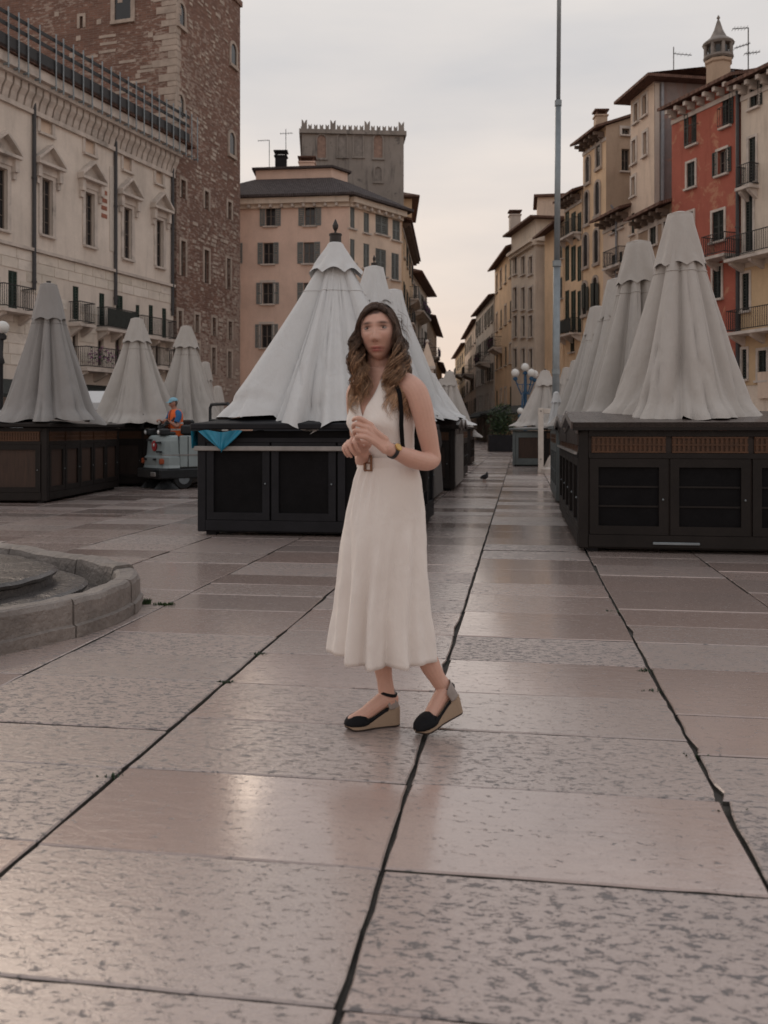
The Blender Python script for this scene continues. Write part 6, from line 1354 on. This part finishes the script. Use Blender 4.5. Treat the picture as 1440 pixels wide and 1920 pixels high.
for i in range(4200):
    s = -1 if rh.random() < .47 else 1; fr = rh.random(); lay = rh.random(); pts = []
    px0 = .012 + rh.uniform(-.006, .006); py0 = lerp(-.060, .085, fr)
    az = R(lerp(52, 175, fr ** .9)) ; az = s * az
    ex = lerp(1.05, 1.22, lay)
    L0 = rh.uniform(.18, .31) * (1.08 if s > 0 else 1) * (1 if fr < .7 else 1.1); ck = (s, int(fr * 7), int(lay * 3)); 
    if ck not in clumps: clumps[ck] = (rh.uniform(0, 6.3), rh.uniform(40, 66), rh.uniform(.010, .020), rh.uniform(-.02, .02), rh.uniform(.9, 1.1))
    ph, fq, am, dx_, lm = clumps[ck]; ph += rh.uniform(-.7, .7); L0 *= lm; am *= rh.uniform(.6, 1.4)
    top = Vector((px0 * 1.0, py0, .0)); a2 = math.sqrt(max(.05, 1 - (py0 / .094) ** 2)); top.z = .112 * a2 * 1.03
    side = Vector((math.sin(az) * .074 * ex * 1.12, -math.cos(az) * .094 * ex, lerp(.0, -.02, fr)))
    if fr < .22: side.y = -.042 - .014 * rh.random(); side.x = s * (.080 + .016 * rh.random()); side.z = .022
    for k in range(9):
        t = k / 8; q = top.lerp(side, t); out = Vector((q.x - 0, q.y, q.z + .0)); m_ = math.sqrt((q.x / .076) ** 2 + (q.y / .097) ** 2 + (q.z / .114) ** 2) or 1
        q = q / m_ * (lerp(1.05, ex, t ** .6) + .02 * lay + .025 * t * math.sin(7 * t + ph)); pts.append(q)
    d0 = pts[-1].copy(); rad = Vector((d0.x, d0.y, 0)).normalized()
    for k in range(1, 31):
        t = k / 30; dn = L0 * t; gr = smooth(0, .25, t)
        flare = .016 * smooth(0, .35, t) * lerp(.5, 1.1, lay) - .028 * smooth(.5, 1, t)
        fwd = Vector((-.030 * smooth(.5, 1, t) if s > 0 and fr < .6 else 0, (-.05 if s > 0 else -.035) * smooth(.1, .8, t) * (1 if fr < .5 else -.2), 0))
        c1 = am * gr * math.sin(fq * dn + ph); c2 = am * gr * math.cos(fq * dn + ph)
        q = d0 + rad * (flare + c1) + Vector((-rad.y, rad.x, 0)) * c2 * .9 + fwd + Vector((dx_ * t, 0, -dn)); pts.append(q)
    pw = []
    for q in pts:
        g = HM @ q
        if g.z < 1.47:                                              # rests outside the shoulders and chest
            A_, bf, bb, cx = interp(TORSO, max(g.z, .9)); rel = Vector((g.x - cx, g.y, 0)); u, v = rel.dot(LD), rel.dot(FD); e = math.sqrt((u / (A_ + .016)) ** 2 + (v / ((bf if v > 0 else bb) + .022)) ** 2)
            if e < 1: f_ = (1 / max(e, .3)); g = Vector((cx + rel.x * f_, rel.y * f_, g.z))
        pw.append(g)
    lock(pw, rh.uniform(.0007, .0017), i, rh.choice((.45, .7, .95, 1.2, 1.6, 2.1)) * rh.uniform(.85, 1.15), rh.uniform(.35, 1.2))
for i in range(70):                                                # flyaways
    az = rh.uniform(0, 6.28); z0 = rh.uniform(-.05, .1); s0 = Vector((.085 * math.sin(az), -.10 * math.cos(az), z0)); 
    if math.cos(az) > .1: continue
    pts = []; d = Vector((math.sin(az), -math.cos(az), rh.uniform(-.2, .5))); ph = rh.random() * 6
    for k in range(18): t = k / 17; pts.append(HM @ (s0 + d * .05 * t + Vector((.008 * math.sin(9 * t + ph), .008 * math.cos(9 * t + ph), -.10 * t * t))))
    lock(pts, .0009, i, rh.uniform(.8, 1.4), .5)
me = bpy.data.meshes.new('hair'); me.from_pydata(hv, [], hf); me.materials.append(HMAT); me.polygons.foreach_set('use_smooth', [True] * len(hf)); at = me.color_attributes.new('tone', 'FLOAT_COLOR', 'POINT'); at.data.foreach_set('color', hc); link('hair', me, wo_)
# dress
def linen():
    t = NT('cream_linen'); v = t.obj(); n = t.noise(v, 260, 2, .5); cr = t.noise(t.map(v, (1, 1, .55)), 11, 5, .6, 1.2); b = t.noise(v, 4, 3)
    c = t.mix(t.rng(b, .3, .7, 0, 1), (.75, .69, .65), (.81, .755, .715)); t.b.inputs['Sheen Weight'].default_value = .2
    nm = t.bump(cr, .42, .018); return t.out(c, .8, t.bump(n, .06, .001, nm), 0, .2)
LN = linen()
mb = MB(); nt = 96; rows = 26; rings = []
def top_z(th):
    th = th % (2 * math.pi); d = math.degrees(th)
    v = [(0, 1.335), (22, 1.35), (45, 1.425), (58, 1.445), (66, 1.43), (90, 1.285), (114, 1.43), (122, 1.445), (135, 1.425), (158, 1.35), (180, 1.335), (205, 1.36), (232, 1.435), (250, 1.445), (290, 1.445), (308, 1.435), (335, 1.36), (360, 1.335)]
    return interp(v, d)[0]
for k in range(rows):
    t = k / (rows - 1); r = []
    for j in range(nt):
        th = 2 * math.pi * j / nt; zt = top_z(th); z = lerp(1.07, zt, t); w_ = .004 * noise.noise(Vector((math.cos(th) * 4, math.sin(th) * 4, z * 22)))
        p = torso(z, th, .0095 + w_); r.append(p)
    rings.append(r)
mb.rings(rings)
SKT = [(1.10, .116, .090, -.017), (1.075, .122, .100, -.018), (1.026, .138, .118, -.020), (.96, .150, .132, -.024), (.893, .162, .145, -.028), (.695, .184, .168, -.036), (.474, .206, .19, -.047), (.33, .222, .205, -.048), (.268, .228, .21, -.047)]
rings = []; ns = 220; zr = [1.10, 1.095] + [1.09 - (1.09 - .296) * (k / 44) ** .96 for k in range(45)]
folds = [(R(258), .030, .075), (R(298), .040, .09), (R(325), .030, .16), (R(232), .028, .09), (R(280), -.024, .07), (R(245), -.014, .05), (R(312), -.012, .05), (R(207), -.02, .10), (R(180), .03, .2), (R(345), .035, .14), (R(20), .03, .2), (R(90), .03, .3), (R(60), -.02, .2), (R(130), .03, .2)]
for z in zr:
    a_, b_, cx = interp(SKT[::-1], z); r = []; g = smooth(1.02, .35, z)
    for j in range(ns):
        th = 2 * math.pi * j / ns; c, s = math.cos(th), math.sin(th); f = 0
        for t0, am, wd in folds: x = (th - t0 - .15 * (1 - g) + math.pi) % (2 * math.pi) - math.pi; f += am * gs(x, wd) * g
        f += .006 * g * math.sin(th * 13 + 2 * noise.noise(Vector((c, s, z * 2)))) + .008 * noise.noise(Vector((c * 2.5, s * 2.5, z * 3.2))) + .003 * noise.noise(Vector((c * 6, s * 6, z * 11)))
        f += .006 * smooth(1.1, 1.06, z) * math.sin(th * 24) * smooth(.8, 1.05, z)
        k = (1 + f / .2 * 1.5 - .06 * g) * (1 - .165 * g)
        if z > .72:
            tq = torso(z, 0); A_, bf_, bb_, _c = interp(TORSO, max(.8, z)); dv_ = Vector((a_ * c, b_ * s, 0)); dn = dv_.normalized(); ul, vl = dn.dot(LD), dn.dot(FD); need = 1 / math.sqrt((ul / (A_ + .016)) ** 2 + (vl / ((bf_ if vl > 0 else bb_) + .016)) ** 2); k = max(k, need / dv_.length)
        zz = z + (.010 * (s + .2) + .005 * noise.noise(Vector((c * 2, s * 2, 7))) + .02 * max(0, -c) ** 2) * smooth(.5, .27, z)
        r.append((cx + a_ * c * k, .0 + b_ * s * k - .005, zz))
    rings.append(r)
mb.rings(rings)
dr = mb.build('dress', LN, wo_, smoothed=True)
sol = dr.modifiers.new('thick', 'SOLIDIFY'); sol.thickness = .003; sol.offset = 1
mb = MB(); rings = []
for z, o_ in ((1.078, .012), (1.078, .017), (1.122, .017), (1.122, .012)): rings.append([torso(z, 2 * math.pi * j / 60, o_ + .003) for j in range(60)])
mb.rings(rings); mb.build('belt', LN, wo_, smoothed=False)
bk = basic('tortoise_buckle', (.20, .09, .045), .25, .3, 60, .05); q = torso(1.1, R(92), .032); t_ = LD
mb = MB(); e = FD
cn_ = [q + t_ * sx + Vector((0, 0, sz)) for sx, sz in ((-.018, -.03), (.018, -.03), (.018, .03), (-.018, .03), (-.018, -.03))]
mb.tube(cn_, .0055, 6); mb.tube([q + t_ * -.016, q + t_ * .016], .003, 6); mb.build('buckle', bk, wo_)
# watch
wc = Vector((.002, -.266, 1.152)); wa = Vector((-.042, -.033, .02)).normalized(); mb = MB(); u = wa.orthogonal().normalized(); v = wa.cross(u)
WM = Matrix((u.to_4d(), v.to_4d(), wa.to_4d(), (0, 0, 0, 1))).transposed(); WM[3][3] = 1; WM.translation = wc
for i_ in range(3): WM[3][i_] = 0
mb.lathe([(.0275, -.008), (.0295, -.008), (.0295, .008), (.0275, .008)], 28, M=WM); wt = mb.build('watch', M['iron'], wo_)
fd = (Vector((.1, -.75, .62)) - wa * Vector((.1, -.75, .62)).dot(wa)).normalized(); FM = Matrix.Translation(wc + fd * .028) @ fd.to_track_quat('Z', 'Y').to_matrix().to_4x4()
gold = basic('gold_case', (.55, .34, .12), .28, .1, 9, 0, metal=.9); mb = MB(); mb.lathe([(.0, 0), (.0155, 0), (.0155, .006), (.013, .007), (.0, .0065)], 20, M=FM); mb.build('watch_case', gold, wt)
# shoes: shoe frame has x to the toe, z up, origin at the back of the heel on the sole
jute = NT('jute_sole'); jv = jute.obj(); jw = jute.add('TexWave', Scale=60, Distortion=1.0); jw.bands_direction = 'Z'; jute.ln(jv, jw.inputs[0]); jute = jute.out(jute.mix(jute.rng(jw.outputs[1], 0, 1, 0, .6), (.40, .30, .22), (.24, .17, .12)), .85, jute.bump(jw.outputs[1], .4, .003), 0, .2)
blk = basic('black_suede', (.010, .010, .012), .85, .2, 30, .1, spec=.2); gry = basic('grey_heel_cloth', (.30, .26, .24), .85, .1, 40, .1)
def shoe(heel, toe, label=None, hs=.075):
    h, t = Vector(heel), Vector(toe); X = (t - h); Ln = X.length; X.normalize(); Y = Vector((0, 0, 1)).cross(X).normalized(); Z = X.cross(Y); T_ = Matrix((X.to_4d(), Y.to_4d(), Z.to_4d(), Vector((0, 0, 0, 1)))).transposed(); T_.translation = h
    for i in range(3): T_[3][i] = 0
    T_[3][3] = 1
    root = thing('x', None, None); bpy.data.objects.remove(root)
    def wid(s): return interp([(0, .012), (.02, .022), (.08, .029), (.3, .028), (.5, .030), (.7, .042), (.82, .042), (.92, .034), (.98, .018), (1.0, .006)], s)[0]
    def topz(s): return .021 + (hs - .021) * (1 - smooth(.12, .72, s))
    mb = MB(); rings = []
    for i in range(34):
        s = i / 33; w_ = wid(s); x = s * Ln; zt = topz(s); zb = .012 * smooth(.85, 1, s); r = []
        for dy, zz in ((-1.0, zb + .003), (-1.03, lerp(zb, zt, .3)), (-1.03, lerp(zb, zt, .7)), (-1, zt), (-.6, zt + .001), (.6, zt + .001), (1, zt), (1.03, lerp(zb, zt, .7)), (1.03, lerp(zb, zt, .3)), (1.0, zb + .003), (.7, zb), (-.7, zb)): r.append((x, w_ * dy, zz))
        rings.append(r)
    mb.rings(rings, caps=True, M=T_); so = fixn(mb.build('shoe', jute, wo_))
    mb = MB(); mb.rings([[(s_ * Ln, wid(s_) * dy * .97, (.012 * smooth(.85, 1, s_)) - .004 + dz) for dy, dz in ((-1, 0), (1, 0), (1, .006), (-1, .006))] for s_ in [k / 20 for k in range(21)]], caps=True, M=T_); mb.build('outsole', M['stall_brown'], so)
    mb = MB(); rings = []
    for i in range(15):                                             # closed toe
        s = .60 + .40 * i / 14; w_ = wid(s) * 1.04; zt = topz(s); hgt = interp([(.60, .018), (.66, .046), (.74, .047), (.86, .038), (.95, .026), (1, .008)], s)[0]; rings.append([(s * Ln + (.010 * (1 - abs(math.cos(a)) ) * -1 if i == 0 else 0), -w_ * math.cos(a), zt - .004 + hgt * math.sin(a) ** .8) for a in [math.pi * k / 14 for k in range(15)]])
    mb.rings(rings, closed=False, M=T_)
    for sd in (-1, 1):                                              # side straps back to the heel
        r = []
        for i in range(10): s = .24 + .42 * i / 9; zt = topz(s); w_ = wid(s) * 1.05; r.append([(s * Ln, sd * w_, zt - .004), (s * Ln, sd * w_ * 1.01, zt + .010 + .012 * smooth(.5, .66, s))])
        mb.rings(r, closed=False, M=T_)
    tb = mb.build('toe_upper', blk, so, smoothed=True); so2 = tb.modifiers.new('t', 'SOLIDIFY'); so2.thickness = .003
    mb = MB(); rings = []
    for k in range(9):
        q = k / 8; r = []
        for i in range(21):
            a = math.pi * (i / 20 - .5); wx = .05 * (1 - q * .15); x = .052 - wx * math.cos(a) + .012 * q; yy = .031 * math.sin(a) * (1 - .12 * q); narrow = .5 + .5 * abs(math.cos(a)) ** .5
            r.append((x, yy, hs - .004 + .075 * q * narrow))
        rings.append(r)
    mb.rings(rings, closed=False, M=T_); hc_ = mb.build('heel_counter', gry, so, smoothed=True); s2 = hc_.modifiers.new('t', 'SOLIDIFY'); s2.thickness = .003
    return T_, so
def strap(so, c, ax, r0, r1, zw=.012):
    ax = Vector(ax).normalized(); u = ax.orthogonal().normalized(); v = ax.cross(u); mb = MB(); mb.rings([[Vector(c) + ax * h + (u * math.cos(a) + v * math.sin(a)) * r for a in [2 * math.pi * k / 28 for k in range(28)]] for h, r in ((-zw / 2, r0), (-zw / 2, r1), (zw / 2, r1), (zw / 2, r0))]); mb.build('ankle_strap', blk, so)
T1, s1 = shoe((.030, .05, .004), (-.194, -.022, .004)); strap(s1, (-.016, .034, .137), (.25, 0, 1), .034, .0385)
T2, s2 = shoe((.288, .022, .068), (.098, -.092, .004)); strap(s2, (.222, .008, .168), (-.1, -.1, 1), .034, .0385)
# shoulder bag: a black strap and a small bag hanging behind her arm
bg = thing('shoulder_bag', 'small black bag hanging on a strap from the woman shoulder', 'bag', (wo_.location.x, 3.75, 0))
mb = MB(); pts = []
for k in range(22):
    t = k / 21; z = lerp(1.452, 1.13, t); th = R(lerp(38, 24, smooth(0, .5, t))); p = torso(z, th, .020 + .006 * t); pts.append(p)
rings = []
for i, p in enumerate(pts):
    d = (pts[min(i + 1, 21)] - pts[max(i - 1, 0)]).normalized(); n_ = Vector((p.x + .03, p.y, 0)).normalized(); s_ = d.cross(n_).normalized(); rings.append([p - s_ * .009, p + s_ * .009, p + s_ * .009 + n_ * .003, p - s_ * .009 + n_ * .003])
mb.rings(rings, caps=True); fixn(mb.build('strap', M['stall_hole'], bg))
mb = MB(); pts = [torso(lerp(1.452, 1.2, k / 12), R(lerp(330, 318, k / 12)), .02) for k in range(13)]; mb.tube(pts, .008, 6); mb.build('rear_strap', M['stall_hole'], bg)
mb = MB(); c = Vector((.10, .10, 1.10)); prof = [(-.13, .7), (-.12, .9), (-.06, 1), (.05, 1), (.10, .9), (.125, .6)]
mb.rings([[(c.x + .055 * k * math.copysign(abs(math.cos(a)) ** .6, math.cos(a)), c.y + .09 * k * math.copysign(abs(math.sin(a)) ** .6, math.sin(a)), c.z + z) for a in [2 * math.pi * j / 24 for j in range(24)]] for z, k in prof], caps=True); mb.build('bag_body', M['stall_hole'], bg, smoothed=True)
# ---------------------------------------------------------------- the driver
dv = thing('person', 'man in an orange safety vest and light blue cap driving the grey sweeper', 'person', (mcn.x + .62 * math.sin(RZ), mcn.y - .62 * math.cos(RZ), 0), RZ)
dz0 = 1.04; mb = MB()
DT = [(1.02, .17, .12), (1.14, .165, .12), (1.28, .16, .115), (1.45, .18, .12), (1.57, .19, .11), (1.64, .15, .085), (1.68, .07, .06)]
def dt(z, th, off=0): a_, b_ = interp(DT, z); return Vector(((a_ + off) * math.cos(th), .26 - .04 * (z - 1.04) + (b_ + off) * math.sin(th), z))
mb.rings([[dt(z, 2 * math.pi * j / 28) for j in range(28)] for z in [1.02 + .66 * k / 20 for k in range(21)]], caps=True)
DH = Matrix.Translation((0, .19, 1.80)) @ Matrix.Rotation(R(8), 4, 'X'); head_pts(mb, DH, 1.03)
limb(mb, [(0, .22, 1.62), (0, .20, 1.74)], [.062, .058], 14)
for s in (-1, 1):
    limb(mb, [(s * .08, .23, 1.60), (s * .18, .22, 1.585), (s * .225, .20, 1.50), (s * .25, .19, 1.38), (s * .255, .15, 1.31), (s * .225, .07, 1.36), (s * .195, .01, 1.41)], [.06, .06, .054, .044, .040, .034, .026], 14)
    hand(mb, (s * .195, .008, 1.412), (s * .185, -.045, 1.455), (0, -.5, -.8), s * -1, curl=(.9, 1.0, .8), size=1.05)
    limb(mb, [(s * .09, .24, 1.08), (s * .10, .14, 1.06), (s * .11, .06, .97), (s * .11, .05, .80), (s * .11, .09, .66)], [.085, .078, .062, .056, .042], 14); limb(mb, [(s * .11, .10, .61), (s * .11, .03, .60), (s * .11, -.04, .595)], [.04, .042, .032], 12)
DS_ = (.40, .20, .145); db = remesh('body', mb, .0075, skin_mat('driver_skin', DS_), dv, 3)
def dtone(co):
    q = DH.inverted() @ co
    if co.z > 1.66 and (q.y > .01 and q.z > -.07 or q.z > .075): return (.05, .04, .035)
    if co.z > 1.66:
        if q.y < -.04: 
            ey = gs(abs(q.x) - .031, .012) * gs(q.z - .012, .008); return tuple(lerp(a, b, min(1, ey)) for a, b in zip(DS_, (.05, .03, .02)))
        return DS_
    if co.z < 1.16 and co.y < .3 and co.y > -.24 and abs(co.x) < .2: return (.03, .045, .09)
    if co.z < .64: return (.02, .02, .02)
    return DS_
paint(db, dtone)
tee = basic('blue_tee', (.02, .11, .26), .8, .15, 12, .3); vest = basic('orange_vest', (.80, .14, .025), .65, .1, 12, .3); capm = basic('pale_blue_cap', (.22, .42, .52), .7, .1, 14, .2)
mb = MB(); rings = []
for k in range(14): z = lerp(1.13, 1.66, k / 13); rings.append([dt(z, 2 * math.pi * j / 36, .010 + .004 * noise.noise(Vector((j * .5, z * 12, 2)))) for j in range(36)])
mb.rings(rings)
for s in (-1, 1): p_, r_ = cat([(s * .12, .225, 1.60), (s * .19, .22, 1.578), (s * .228, .20, 1.50), (s * .243, .15, 1.39)], [.064, .068, .064, .062]); mb.tube(p_, r_, 16, caps=False)
mb.build('shirt', tee, dv, smoothed=True)
mb = MB(); rings = []; js = list(range(-11, 48))
for k in range(14):
    z = lerp(1.10, 1.665, k / 13); r = []
    for j in range(41):
        th = math.pi * 1.5 + R(5) + (2 * math.pi - R(10)) * j / 40; arm = max(gs(math.sin(th), .22), 0) * smooth(1.38, 1.5, z); r.append(dt(z, th, .024 - .008 * arm + .004 * noise.noise(Vector((th * 3, z * 9, 4)))))
    rings.append(r)
mb.rings(rings, closed=False); vo = mb.build('vest', vest, dv, smoothed=True)
mb = MB()
for z in (1.22, 1.36): mb.rings([[dt(zz, math.pi * 1.5 + R(6) + (2 * math.pi - R(12)) * j / 40, .0265) for j in range(41)] for zz in (z, z + .04)], closed=False)
mb.build('reflective_band', M['lamp_white'], vo)
mb = MB(); rings = []
for k in range(10): a = math.pi / 2 * k / 9; rings.append([DH @ Vector((.084 * math.cos(a) * math.cos(b) + .0, .104 * math.cos(a) * math.sin(b) + .004, .045 + .085 * math.sin(a))) for b in [2 * math.pi * j / 28 for j in range(28)]])
mb.rings(rings); n0 = MB()
br = []
for k in range(6): t = k / 5; br.append([DH @ Vector(((.08 - .012 * t) * math.sin(a), -.098 * math.cos(a) * (1 + .75 * t * math.cos(a)) , .047 - .02 * t)) for a in [R(-62 + 124 * j / 16) for j in range(17)]])
mb.rings(br, closed=False); cp_ = mb.build('cap', capm, dv, smoothed=True); sm_ = cp_.modifiers.new('t', 'SOLIDIFY'); sm_.thickness = .005
